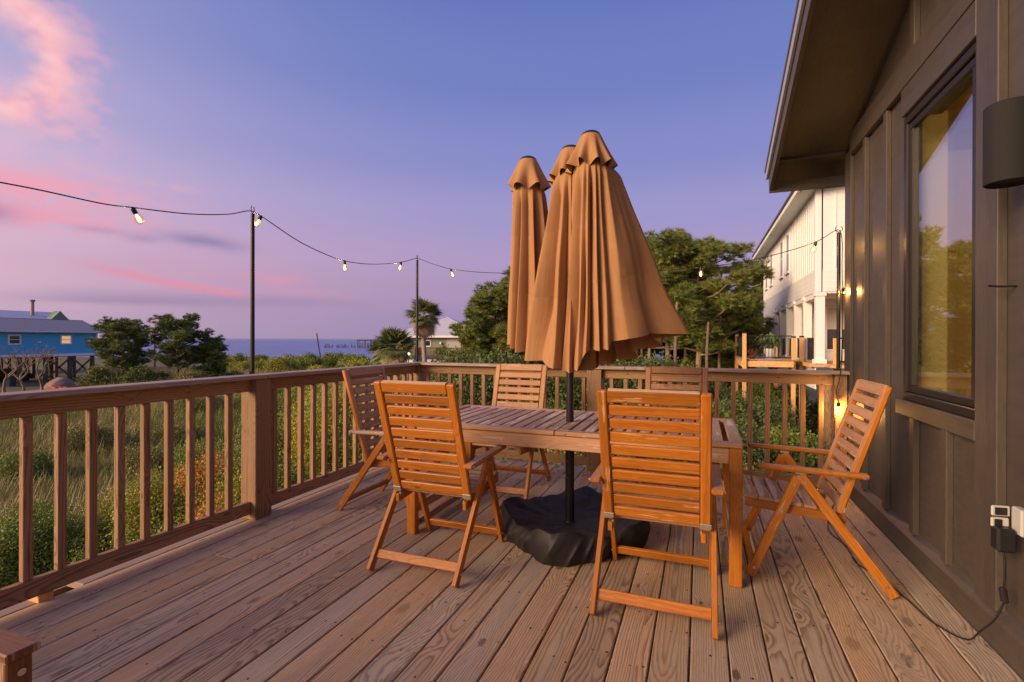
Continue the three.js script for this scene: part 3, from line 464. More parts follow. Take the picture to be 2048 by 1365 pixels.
// ================================================================ folded three-headed parasol
{
  const u = thing('patio_umbrella', 'folded tan patio umbrella with three vented peaks on a dark pole', 'umbrella', [UX, 0, UZ]);
  const weave = dataTex(256, 256, (i, j) => { const w = 1 + 0.05 * (((i >> 1) + (j >> 1)) % 2 ? 1 : -1) + 0.10 * noise(i / 6, j / 90) + 0.12 * fbm(i / 60, j / 60, 3); return [0.37 * w, 0.19 * w, 0.080 * w]; });
  const CLOTH = new THREE.MeshPhysicalMaterial({ map: weave, roughness: 0.92, side: THREE.DoubleSide, sheen: 0.3, sheenRoughness: 0.6, sheenColor: rgb(0.5, 0.3, 0.15) });
  // camera-free frame: f points along the beam that carries the three heads
  const toW = (l, d) => [CS * l - SN * d, -SN * l - CS * d];
  // each head: where it stands and its folds as [bearing, reach, hem height]; the gaps between folds sag inwards, wide gaps stay flat panels
  const heads = [
    { p: toW(0.103 - 0.371, 3.41 - 3.205), top: 2.515, sd: 3, f: [[180, 0.14, 1.23], [218, 0.165, 1.205], [246, 0.19, 1.18], [284, 0.205, 1.16], [318, 0.25, 1.15], [352, 0.25, 1.14], [40, 0.2, 1.15], [95, 0.15, 1.19], [140, 0.135, 1.22]] },
    { p: toW(0, 0), top: 2.51, sd: 5, f: [[176, 0.27, 1.16], [206, 0.35, 1.135], [246, 0.365, 1.095], [264, 0.35, 1.07], [290, 0.27, 1.08], [335, 0.17, 1.1], [40, 0.17, 1.12], [100, 0.2, 1.12], [145, 0.24, 1.14]] },
    { p: toW(0.471 - 0.371, 3.018 - 3.205), top: 2.525, sd: 9, f: [[208, 0.20, 1.075], [240, 0.215, 1.085], [254, 0.22, 1.19], [274, 0.235, 1.20], [287, 0.24, 1.205], [307, 0.29, 1.27], [358, 0.575, 1.30], [20, 0.52, 1.22], [40, 0.47, 1.14], [58, 0.40, 1.10], [78, 0.34, 1.07], [104, 0.26, 1.06], [135, 0.2, 1.06], [172, 0.17, 1.08]] },
  ];
  heads.forEach((h, hi) => {
    const [hx, hz] = h.p, gatherY = h.top - 0.205, F = h.f, n = F.length, r0 = 0.098, rg = seeded(h.sd * 31);
    const gap = F.map((q, i) => { let g = F[(i + 1) % n][0] - q[0]; if (g < 0) g += 360; return g; });
    const depth = gap.map((g) => (g > 44 ? 0.07 : (0.34 + 0.26 * rg()) * clamp(g / 22, 0.6, 1.15))), skew = gap.map(() => 0.38 + 0.24 * rg()), drop = gap.map(() => 0.04 + 0.10 * rg());
    const at2 = (i, t) => { const a = F[i][0] * Math.PI / 180 + 0.06 * noise(t * 2 + i * 3.7, h.sd) * t, R = lerp(r0, F[i][1], 0.10 * sstep(0, 0.10, t) + 0.90 * Math.pow(t, 1.05)) * (1 + 0.035 * noise(t * 4 + i * 9, h.sd + 2)); return [R * Math.cos(a), R * Math.sin(a)]; };
    const S = 18, canopy = grid(n * S, 72, (uu, t) => {
      let k = Math.min(n - 1, Math.floor(uu * n + 1e-9)), s = uu * n - k; if (uu >= 1) { k = n - 1; s = 1; }
      const A = at2(k, t), B = at2((k + 1) % n, t), sk = skew[k], w = s < sk ? s / sk : (1 - s) / (1 - sk), fold = Math.pow(w, 1.35);
      const amp = depth[k] * sstep(0, 0.12 + drop[k], t) * (0.75 + 0.35 * noise(k * 5.1 + h.sd, t * 3));
      let l = lerp(A[0], B[0], s), d = lerp(A[1], B[1], s); const q = 1 - amp * fold; l *= q; d *= q;
      if (gap[k] > 44) { const wv = 0.026 * t * (Math.sin(s * 5 + 3 * t + k) + 0.4 * noise(s * 9 + k, t * 3)) * Math.sin(Math.PI * s), L = Math.hypot(l, d); l *= 1 + wv / L; d *= 1 + wv / L; }
      const [dx, dz] = toW(l, d), yh = lerp(F[k][2], F[(k + 1) % n][2], s) + 0.02 * fold;
      return [hx + dx, lerp(gatherY + 0.03, yh, t) + 0.010 * Math.sin(Math.PI * t) * noise(uu * 40, t * 6), hz + dz];
    }, [6, 3]);
    part(u, 'canopy', canopy, CLOTH);
    const vent = grid(240, 26, (uu, v) => {
      const th = uu * 2 * Math.PI, wv = Math.sin((7 + hi) * th + h.sd + 1.1 * noise(Math.cos(th) * 1.5 + h.sd, Math.sin(th) * 1.5)), big = noise(Math.cos(th) * 1.2 + h.sd * 2, Math.sin(th) * 1.2 + 4);
      const r = (0.057 + 0.072 * Math.pow(v, 0.9)) * (1 + 0.20 * wv * Math.pow(v, 1.6) + 0.12 * big * v), [dx, dz] = toW(r * Math.cos(th), r * Math.sin(th));
      return [hx + dx, h.top - 0.022 - 0.195 * Math.pow(v, 1.12) - 0.02 * big * v + 0.016 * wv * v * v, hz + dz];
    }, [2, 0.6]);
    part(u, 'vent', vent, CLOTH);
    const dome = new THREE.SphereGeometry(0.060, 28, 12, 0, 2 * Math.PI, 0, Math.PI / 2); dome.scale(1, 0.55, 1);
    part(u, 'finial', dome, BLACK, [hx, h.top - 0.028, hz]);
    if (hi !== 1) part(u, 'runner', cyl(0.016, 0.016, h.top - 1.9, 10), BLACKM, [hx, (h.top + 1.9) / 2 - 0.03, hz]);
    for (let k = 0; k < n; k += 2) { const P = at2(k, 0.8), [dx, dz] = toW(P[0] * 0.86, P[1] * 0.86); bar(u, 'rib', [hx, gatherY, hz], [hx + dx, lerp(gatherY, F[k][2], 0.8), hz + dz], 0.012, 0.012, BLACKM); }
  });
  part(u, 'pole', cyl(0.0245, 0.0245, 2.40, 24, 0, 1.28, 0), BLACKM);
  part(u, 'lower_pole', cyl(0.029, 0.029, 0.50, 24, 0, 0.345, 0), BLACKM);
  part(u, 'collar', cyl(0.031, 0.031, 0.06, 24, 0, 0.585, 0), BLACK);
  part(u, 'foot_ring', cyl(0.036, 0.038, 0.012, 24, 0, 0.098, 0), BLACKM);
  for (const y of [0.49, 0.385]) { const k = new THREE.CylinderGeometry(0.011, 0.011, 0.012, 14); k.rotateX(HP); part(u, 'knob', k, BLACK, [-0.008, y, 0.033]); }
  for (const i of [0, 2]) bar(u, 'beam', [0, 1.98, 0], [heads[i].p[0], 1.98, heads[i].p[1]], 0.025, 0.025, BLACKM);
}
// ================================================================ string lights on slim poles
{
  const POLES = [[-3.035, -2.70, 0, 'thin black light pole clamped halfway along the marsh railing'], [-3.015, -4.905, 0, 'thin black light pole clamped to the corner where the two railings meet'], [1.088, -4.885, 0, 'thin black light pole on the railing end beside the dark wall']];
  const tops = [];
  for (const [x, z, , label] of POLES) {
    const p = thing('light_pole', label, 'pole', [x, 0.72, z]);
    part(p, 'tube', cyl(0.0135, 0.0155, 1.45, 14, 0, 0.725, 0), BLACKM);
    part(p, 'clamp', cbox(0.05, 0.022, 0.03, 0.003), BLACK, [-0.012, 0.30, 0.02]); part(p, 'clamp', cbox(0.05, 0.022, 0.03, 0.003), BLACK, [-0.012, 0.06, 0.02]);
    for (const s of [1, -1]) part(p, 'hook', tube([[0, 1.45, 0], [s * 0.014 * SN, 1.462, s * 0.014 * CS], [s * 0.026 * (x > 0 ? 1 : SN), 1.475, s * 0.022 * (x > 0 ? 0 : 1)], [s * 0.02 * (x > 0 ? 1 : SN), 1.505, s * 0.016 * (x > 0 ? 0 : 1)]], 0.003, 12, 6), BLACKM);
    tops.push([x, 2.178, z]);
  }
  const GLASS = new THREE.MeshPhysicalMaterial({ color: rgb(1, 0.9, 0.72), transmission: 1, thickness: 0, roughness: 0.02, ior: 1.45 });
  const HOT = std({ color: rgb(1, 0.8, 0.5), emissive: rgb(1.0, 0.66, 0.30), emissiveIntensity: 4 });
  const bulbShape = new THREE.LatheGeometry([[0.0005, -0.088], [0.010, -0.086], [0.020, -0.076], [0.0245, -0.060], [0.022, -0.045], [0.015, -0.030], [0.0115, -0.022]].map(p => new THREE.Vector2(...p)), 20);
  const filament = new THREE.LatheGeometry([[0.0005, -0.080], [0.007, -0.076], [0.0105, -0.062], [0.0085, -0.045], [0.004, -0.032], [0.0005, -0.028]].map(p => new THREE.Vector2(...p)), 14);
  const sock = mergeGeometries([cyl(0.0125, 0.0135, 0.03, 14, 0, -0.012, 0), cyl(0.006, 0.011, 0.012, 12, 0, 0.008, 0)]);
  function string(label, pts, bulbs, seg = 120) {
    const s = thing('string_light', label, 'string light');
    part(s, 'cord', tube(pts, 0.0036, seg, 6), BLACK);
    for (const [x, y, z, rx, rz, I] of bulbs) {
      const k = part(s, 'socket', sock, BLACK, [x, y - 0.008, z], [rx, 0, rz]);
      const b = part(k, 'bulb_filament', filament, HOT); part(k, 'bulb_glass', bulbShape, GLASS);
      const l = new THREE.PointLight(rgb(1.0, 0.52, 0.16), I, 0, 2); l.position.set(0, -0.056, 0); l.castShadow = true; l.shadow.radius = 0.25; l.name = 'bulb_light'; b.add(l);
    }
  }
  string('string of clear bulbs running along the marsh railing between poles', [[-3.03, 2.20, 0.55], [-3.03, 2.02, -0.4], [-3.03, 1.975, -1.0], [-3.03, 1.99, -1.45], [-3.03, 1.995, -1.75], [-3.03, 2.012, -1.89], [-3.03, 2.055, -2.22], [-3.03, 2.12, -2.5], [-3.035, 2.188, -2.69], [-3.03, 2.175, -2.75], [-3.03, 2.05, -3.15], [-3.03, 1.985, -3.55], [-3.03, 1.978, -3.69], [-3.03, 1.99, -3.95], [-3.03, 2.03, -4.25], [-3.03, 2.10, -4.60], [-3.018, 2.19, -4.90]],
    [[-3.03, 2.010, -1.886, 0.5, 0.1, 0.22], [-3.03, 2.168, -2.765, -0.5, -0.1, 0.22], [-3.03, 1.978, -3.69, 0, 0, 0.22], [-3.03, 2.10, -4.60, -0.25, -0.1, 0.22]], 200);
  string('string of clear bulbs running behind the umbrella from corner pole to wall pole', [[-3.012, 2.19, -4.905], [-2.80, 2.11, -4.90], [-2.583, 2.045, -4.90], [-2.2, 1.99, -4.90], [-1.87, 1.967, -4.90], [-1.3, 1.935, -4.90], [-0.6, 1.915, -4.90], [0.003, 1.938, -4.90], [0.41, 1.975, -4.90], [0.92, 2.105, -4.89], [1.088, 2.195, -4.885], [1.108, 2.10, -4.87], [1.106, 1.9, -4.86], [1.106, 1.74, -4.845], [1.09, 1.69, -4.76], [1.104, 1.58, -4.83], [1.108, 1.3, -4.86], [1.10, 1.03, -4.85], [1.062, 1.012, -4.70], [1.052, 0.93, -4.70], [1.035, 0.86, -4.705], [1.05, 0.76, -4.705]],
    [[-2.583, 2.043, -4.90, 0, 0.35, 0.22], [0.003, 1.938, -4.90, 0, 0, 0.22], [0.92, 2.105, -4.89, 0, -0.3, 0.22], [1.088, 1.69, -4.74, 1.25, 0.3, 0.42], [1.05, 0.76, -4.705, 0, -0.15, 0.65]], 240);
}

// ================================================================ ground, sea
const GY = -3.6;
const groundH = (x, z) => { const shore = z + 0.10 * x + 96 + 5 * noise(x / 30, 2.2); // > 0 on land
  return GY + 0.22 * fbm(x / 9, z / 9, 3) + 0.12 * noise(x / 2.3, z / 2.3) + (shore < 0 ? shore * 0.06 : 0) + (shore > 0 && shore < 16 ? 0.5 * Math.sin(shore / 16 * Math.PI) : 0); };
{
  const N = 220, p = [], t = [], ix = [], f = (i) => { const s = i / N * 2 - 1; return Math.sign(s) * Math.pow(Math.abs(s), 1.8); };
  for (let j = 0; j <= N; j++) for (let i = 0; i <= N; i++) { const x = -20 + f(i) * 170, z = -20 + f(j) * 120; p.push(x, groundH(x, z), z); t.push(x / 7, z / 7); }
  for (let j = 0; j < N; j++) for (let i = 0; i < N; i++) { const a = j * (N + 1) + i, b = a + 1, c = a + N + 1, d = c + 1; ix.push(a, c, b, b, c, d); }
  const g = new THREE.BufferGeometry(); g.setAttribute('position', new THREE.Float32BufferAttribute(p, 3)); g.setAttribute('uv', new THREE.Float32BufferAttribute(t, 2)); g.setIndex(ix); g.computeVertexNormals();
  const tx = dataTex(512, 512, (i, j) => { const a = fbm(i / 40, j / 40, 4), b = noise(i / 5, j / 5), c = noise(i / 1.7, j / 1.7); const k = clamp(0.5 + 0.9 * a + 0.2 * b); return mix3([0.062, 0.082, 0.022], [0.13, 0.105, 0.048], k).map(v => v * (1 + 0.3 * c)); });
  struct('ground', g, std({ map: tx, roughness: 0.95 }));
  const wv = dataTex(512, 512, (i, j) => 0.5 + 0.32 * noise(i / 9, j / 22) + 0.25 * noise(i / 4 + 50, j / 9) + 0.1 * noise(i / 2, j / 3), false);
  wv.repeat.set(1, 1);
  const sea = new THREE.PlaneGeometry(40000, 40000, 1, 1); sea.rotateX(-HP); const su = sea.attributes.uv; for (let i = 0; i < su.count; i++) su.setXY(i, su.getX(i) * 2200, su.getY(i) * 2200);
  struct('sea', moved(sea, 0, -4.25, 0), std({ color: rgb(0.10, 0.17, 0.42), roughness: 0.3, bumpMap: wv, bumpScale: 0.25 }));
}
// ================================================================ foliage kit
const SOFT = (o) => new THREE.MeshPhysicalMaterial({ roughness: 0.75, side: THREE.DoubleSide, transmission: 0.25, thickness: 0, ...o });
const LEAFM = SOFT({ color: rgb(1, 1, 1) }), BARK = std({ map: grainTex(44, [0.27, 0.185, 0.125], 0.6, 9, 3), roughness: 0.95 }), BARKG = std({ map: grainTex(45, [0.32, 0.27, 0.23], 0.5, 8, 3), roughness: 0.95 });
const tris = (list) => { const g = new THREE.BufferGeometry(); g.setAttribute('position', new THREE.Float32BufferAttribute(list, 3)); g.computeVertexNormals(); return g; };
function dirOf(r) { const z = 2 * r() - 1, a = r() * 6.2832, s = Math.sqrt(1 - z * z); return V3(s * Math.cos(a), z, s * Math.sin(a)); }
function needleTuft(seed, n = 34, L = 0.27, w = 0.014) { const r = seeded(seed), o = []; for (let i = 0; i < n; i++) { const d = dirOf(r); d.y = Math.abs(d.y) * 0.9 + 0.05; d.normalize().multiplyScalar(L * (0.7 + 0.5 * r())); const s = V3(d.z, 0.3, -d.x).normalize().multiplyScalar(w * (0.8 + 0.5 * r())); o.push(-s.x, -s.y, -s.z, s.x, s.y, s.z, d.x, d.y - 0.1 * L, d.z); } return tris(o); }
function leafClump(seed, n = 22, R = 0.17, len = 0.075, w = 0.026) { const r = seeded(seed), o = []; for (let i = 0; i < n; i++) { const c = dirOf(r).multiplyScalar(R * Math.cbrt(r())), d = dirOf(r); d.y = Math.abs(d.y) + 0.2; d.normalize().multiplyScalar(len * (0.7 + 0.6 * r())); const s = dirOf(r).cross(d).normalize().multiplyScalar(w); const m = c.clone().addScaledVector(d, 0.5), e = c.clone().add(d); o.push(c.x, c.y, c.z, m.x - s.x, m.y - s.y, m.z - s.z, e.x, e.y, e.z, c.x, c.y, c.z, e.x, e.y, e.z, m.x + s.x, m.y + s.y, m.z + s.z); } return tris(o); }
function bladeTuft(seed, n = 16, h = 0.8, spread = 0.16, w = 0.011) { const r = seeded(seed), o = []; for (let i = 0; i < n; i++) { const a = r() * 6.283, b = r() * spread, x = b * Math.cos(a), z = b * Math.sin(a), H = h * (0.55 + 0.55 * r()), l = 0.12 + 0.4 * r(), dx = Math.cos(a + r() - 0.5) * l * H, dz = Math.sin(a + r() - 0.5) * l * H, sx = -Math.sin(a) * w, sz = Math.cos(a) * w; const mx = x + dx * 0.3, mz = z + dz * 0.3, my = H * 0.6; o.push(x - sx, 0, z - sz, x + sx, 0, z + sz, mx + sx * 0.8, my, mz + sz * 0.8, x - sx, 0, z - sz, mx + sx * 0.8, my, mz + sz * 0.8, mx - sx * 0.8, my, mz - sz * 0.8, mx - sx * 0.8, my, mz - sz * 0.8, mx + sx * 0.8, my, mz + sz * 0.8, x + dx, H, z + dz); } return tris(o); }
const TUFT = [needleTuft(1), needleTuft(2)], CLUMP = [leafClump(5), leafClump(6, 26, 0.2, 0.06, 0.022)], FINE = leafClump(9, 34, 0.2, 0.05, 0.012), BLADES = [bladeTuft(3), bladeTuft(4, 14, 1.0, 0.2)];
const M4 = new THREE.Matrix4(), Q4 = new THREE.Quaternion(), E4 = new THREE.Euler(), COL = new THREE.Color();
function scatter(parent, name, geo, mat, items) { // items: [x,y,z,scale,[r,g,b],tilt]
  const m = new THREE.InstancedMesh(geo, mat, items.length), r = seeded(items.length * 7 + 3);
  items.forEach((q, i) => { const t = q[5] ?? 0.5; E4.set((r() - 0.5) * t * 2, r() * 6.283, (r() - 0.5) * t * 2); Q4.setFromEuler(E4); M4.compose(V3(q[0], q[1], q[2]), Q4, V3(q[3], q[3], q[3])); m.setMatrixAt(i, M4); m.setColorAt(i, COL.setRGB(...q[4])); });
  m.name = name; m.userData = { kind: 'stuff' }; m.castShadow = m.receiveShadow = true; parent.add(m); return m;
}
function limb(points, r0, r1, rad = 7, seg = 8) { const c = new THREE.CatmullRomCurve3(points), g = new THREE.TubeGeometry(c, seg, 1, rad, false), a = g.attributes.position; for (let i = 0; i <= seg; i++) { const p = c.getPointAt(i / seg), k = lerp(r0, r1, i / seg); for (let j = 0; j <= rad; j++) { const o = i * (rad + 1) + j; a.setXYZ(o, p.x + (a.getX(o) - p.x) * k, p.y + (a.getY(o) - p.y) * k, p.z + (a.getZ(o) - p.z) * k); } } return g; }
// pine: bare trunk, ascending limbs that carry flat needle pads
function pine(label, [x, z], h, spread, seed, o = {}) {
  const r = seeded(seed), y0 = groundH(x, z) - 0.1, t = thing('pine_tree', label, 'tree', [x, y0, z], 0, o.group), H = h - y0, base = (o.bare ?? 0.35) * H, lean = (r() - 0.5) * 0.12;
  const trunkAt = (s) => V3(lean * H * s * s + 0.05 * H * noise(s * 3, seed) * s, H * s, 0.04 * H * noise(s * 3 + 9, seed) * s);
  const wood = [limb([0, 0.25, 0.5, 0.75, 0.97].map(trunkAt), 0.018 * H + 0.04, 0.02, 9, 14)], items = [], nb = o.limbs ?? 26, pal = o.pal || [[0.105, 0.160, 0.020], [0.175, 0.230, 0.030], [0.280, 0.275, 0.045]];
  for (let i = 0; i < nb; i++) {
    const s = lerp(base / H, 0.98, Math.pow((i + r() * 0.8) / nb, 0.9)), a = i * 2.4 + r() * 0.9, k = (s - base / H) / (1 - base / H), prof = o.prof ? o.prof(k) : Math.sqrt(clamp(1 - Math.pow(Math.abs(k - 0.35) / 0.68, 2))) + 0.12;
    const L = spread * prof * (0.65 + 0.45 * r()), p0 = trunkAt(s), p2 = p0.clone().add(V3(Math.cos(a) * L, L * (0.12 + 0.28 * r()), Math.sin(a) * L)), p1 = p0.clone().lerp(p2, 0.5).add(V3(0, -0.07 * L, 0));
    wood.push(limb([p0, p1, p2], 0.05 * Math.pow(L, 0.6), 0.012, 5, 5));
    const pads = 2 + Math.floor(L * 0.9);
    for (let q = 0; q < pads; q++) {
      const f = lerp(0.42, 1.05, (q + r()) / pads), c = p0.clone().lerp(p2, f).add(V3((r() - 0.5) * L * 0.45, 0.05 + 0.12 * r(), (r() - 0.5) * L * 0.45)), pr = (0.30 + 0.30 * r()) * (o.pad ?? 1), n = Math.round((o.dens ?? 34) * pr * pr * 4), tone = r();
      for (let e = 0; e < n; e++) { const d = dirOf(r), rr = Math.cbrt(r()); const cc = mix3(mix3(pal[0], pal[1], r()), pal[2], clamp(0.75 * tone + 0.3 * r() - 0.25)); items.push([c.x + d.x * pr * rr, c.y + d.y * pr * 0.72 * rr, c.z + d.z * pr * rr, 0.8 + 0.5 * r(), cc, 0.6]); }
    }
  }
  part(t, 'trunk', mergeGeometries(wood), BARK); scatter(t, 'crown', TUFT[seed % 2], LEAFM, items); return t;
}
function bush(label, [x, z], rx, h, seed, pal, o = {}) {
  const r = seeded(seed), y0 = groundH(x, z) - 0.05, t = thing(o.name || 'shrub', label, 'shrub', [x, y0, z], 0, o.group), items = [], wood = [];
  const nl = o.lobes ?? 6, lobes = []; for (let i = 0; i < nl; i++) { const a = i * 2.4 + r(), q = 0.55 * rx * Math.sqrt(r()), hy = h * (0.35 + 0.42 * r()); lobes.push([q * Math.cos(a), hy, q * Math.sin(a), rx * (0.35 + 0.3 * r()), Math.min(hy, h * (0.26 + 0.16 * r()))]); }
  lobes.push([0, h * 0.68, 0, rx * 0.5, h * 0.32]);
  for (const l of lobes) { wood.push(limb([V3(l[0] * 0.1, 0, l[2] * 0.1), V3(l[0] * 0.5, l[1] * 0.5, l[2] * 0.4), V3(l[0], l[1], l[2])], 0.03, 0.008, 5, 4));
    const n = Math.round((o.dens ?? 70) * (l[3] * l[3] + l[3] * l[4]) * 2.4), tone = r();
    for (let e = 0; e < n; e++) { const d = dirOf(r), rr = Math.pow(r(), 0.28) * (0.9 + 0.25 * noise(d.x * 4 + seed, d.y * 4)); const c = mix3(mix3(pal[0], pal[1], r()), pal[2], clamp(0.5 * tone + 0.35 * r() - 0.15)); items.push([l[0] + d.x * l[3] * rr, Math.max(0.02, l[1] + d.y * l[4] * rr), l[2] + d.z * l[3] * rr, (o.leaf ?? 1) * (0.7 + 0.6 * r()), c, 1.2]); } }
  part(t, 'stem', mergeGeometries(wood), BARK); scatter(t, 'foliage', o.geo || CLUMP[seed % 2], LEAFM, items); return t;
}
const GREEN = [[0.105, 0.160, 0.018], [0.182, 0.256, 0.028], [0.308, 0.346, 0.040]], LIME = [[0.16, 0.20, 0.018], [0.36, 0.37, 0.026], [0.56, 0.46, 0.03]], DARK = [[0.063, 0.102, 0.016], [0.105, 0.154, 0.024], [0.196, 0.218, 0.035]], GOLD = [[0.36, 0.24, 0.02], [0.68, 0.36, 0.03], [0.75, 0.30, 0.05]], OLIVE = [[0.140, 0.160, 0.030], [0.231, 0.230, 0.050], [0.350, 0.294, 0.080]];
// ---------------------------------------------------------------- marsh grass: one mass
{
  const r = seeded(900), items = [[], []];
  for (let i = 0; i < 46000; i++) {
    const d = 7 + 62 * Math.pow(r(), 1.9), px = -120 + r() * 1180, [x, z] = at(px, d); if (x > -3.6 && z > -5.6) continue; if (px < 185 && d > 29 + 3 * noise(px / 20, 4)) continue;
    const patch = fbm(x / 6 + 5, z / 6, 3), tan = clamp(0.35 + 1.2 * patch + 0.25 * (r() - 0.5) + (d > 28 ? 0.25 : -0.12)); if (fbm(x / 3.5, z / 3.5 + 30, 2) < -0.38) continue;
    const c = mix3([0.19, 0.225, 0.030], [0.50, 0.37, 0.17], tan * 0.85), m = 0.75 + 0.5 * r();
    items[i % 2].push([x, groundH(x, z) - 0.05, z, (0.75 + 0.6 * r()) * (d > 20 ? 1.15 : 1), c.map(v => v * m), 0.25]);
  }
  for (const k of [0, 1]) { const m = new THREE.Group(); const s = scatter(scene, numbered('marsh_grass'), BLADES[k], SOFT({ color: rgb(1, 1, 1) }), items[k]); s.userData = { kind: 'stuff', label: k ? 'tall thin marsh grass covering the ground below the deck' : 'short dense marsh grass covering the ground below the deck', category: 'grass' }; }
}
// ---------------------------------------------------------------- shrubs in the marsh, on the shore and behind the far railing
{
  const r = seeded(55);
  // bright shrubs close below the open railing: [column, distance, radius, height, palette]
  const near = [[25, 7.9, 1.0, 1010, GREEN], [95, 8.8, 1.0, 1050, GREEN], [170, 8.2, 0.9, 1030, GREEN], [240, 9.2, 0.9, 1000, LIME], [320, 8.3, 1.0, 945, LIME], [385, 9.3, 0.72, 915, GOLD], [350, 7.2, 0.7, 1040, GREEN], [450, 8.8, 0.9, 950, LIME], [425, 7.4, 0.55, 1010, GOLD], [510, 9.6, 1.0, 900, GREEN], [560, 8.4, 0.8, 930, GREEN]];
  near.forEach(([px, d, rx, top, pal], i) => bush(pal === GOLD ? 'small shrub turned gold and orange among the lime green shrubs' : pal === LIME ? 'lime green shrub growing close below the marsh railing' : 'mid green shrub growing close below the marsh railing', at(px, d), rx, up(top, d) - GY, 700 + i, pal, { group: 'shrubs close below the marsh railing', dens: 190, geo: FINE, leaf: 0.9 }));
  const mid = [[575, 13, 1.2, 830, GREEN], [620, 15, 1.5, 790, LIME], [660, 12, 1.3, 780, LIME], [700, 14, 1.5, 770, GREEN], [745, 12, 1.3, 800, GREEN], [790, 15, 1.5, 790, OLIVE], [280, 16, 1.1, 890, OLIVE], [350, 20, 1.4, 850, OLIVE], [430, 15, 1.3, 880, GREEN], [180, 19, 1.3, 860, OLIVE], [480, 13, 0.9, 890, OLIVE], [100, 23, 1.5, 850, OLIVE], [60, 15, 1.0, 900, GREEN], [600, 22, 1.8, 770, GREEN], [700, 25, 1.8, 755, GREEN], [400, 28, 1.8, 800, OLIVE], [250, 30, 1.6, 800, OLIVE], [520, 30, 1.8, 780, GREEN]];
  mid.forEach(([px, d, rx, top, pal], i) => bush('rounded marsh shrub standing in the grass below the deck', at(px, d), rx, up(top, d) - GY, 740 + i, pal, { group: 'shrubs standing in the marsh grass', dens: 85, geo: FINE, leaf: 1.15 }));
  for (let i = 0; i < 34; i++) { const px = 440 + i * 8.6 + r() * 10, d = 62 + r() * 22; bush('low dune shrub along the shore in front of the sea', at(px, d), 1.3 + r() * 1.3, 1.2 + r() * 1.5, 800 + i, r() < 0.4 ? LIME : GREEN, { group: 'dune shrubs along the shore', dens: 20, leaf: 2.2 }); }
  for (let i = 0; i < 14; i++) { const px = 190 + i * 21 + r() * 12, d = 40 + r() * 8; bush('dark scrub bush at the foot of the two spreading pines', at(px, d), 1.2 + 0.7 * r(), 1.2 + r() * 1.2, 850 + i, i % 3 ? DARK : OLIVE, { group: 'scrub under the spreading pines', dens: 26, leaf: 1.8 }); }
  // behind the far railing
  const back = [[850, 9.5, 1.2, 2.7, GREEN], [905, 12, 1.3, 2.9, DARK], [960, 10, 1.2, 2.9, GREEN], [1010, 13, 1.5, 3.1, DARK], [1060, 9.5, 1.2, 2.9, DARK], [1120, 12, 1.4, 3.2, GREEN], [1165, 8.6, 0.9, 2.9, LIME], [1240, 10, 1.2, 2.9, GREEN], [1290, 13, 1.6, 3.2, DARK], [1350, 11, 1.2, 2.7, DARK], [1405, 13, 1.4, 3.1, GREEN], [1455, 9, 1.0, 2.5, GREEN], [1500, 11, 1.2, 3.0, DARK], [1550, 9.5, 1.0, 2.6, DARK], [1590, 12, 1.2, 2.9, GREEN], [1640, 10, 0.9, 2.3, GREEN]];
  back.forEach(([px, d, rx, h, pal], i) => bush('leafy green bush growing behind the far railing', at(px, d), rx, h, 900 + i, pal, { group: 'bushes behind the far railing', dens: 120, leaf: 0.95, geo: i % 2 ? FINE : CLUMP[0] }));
  for (let i = 0; i < 26; i++) { const px = 900 + i * 26 + r() * 14, d = 17 + r() * 10; bush('dense undergrowth bush among the pine trunks', at(px, d), 1.6 + r(), (px > 1390 ? 2.0 + 0.8 * r() : 3.0 + r() * 1.5), 950 + i, DARK, { group: 'undergrowth among the pine trunks', dens: 34, leaf: 1.7 }); }
}
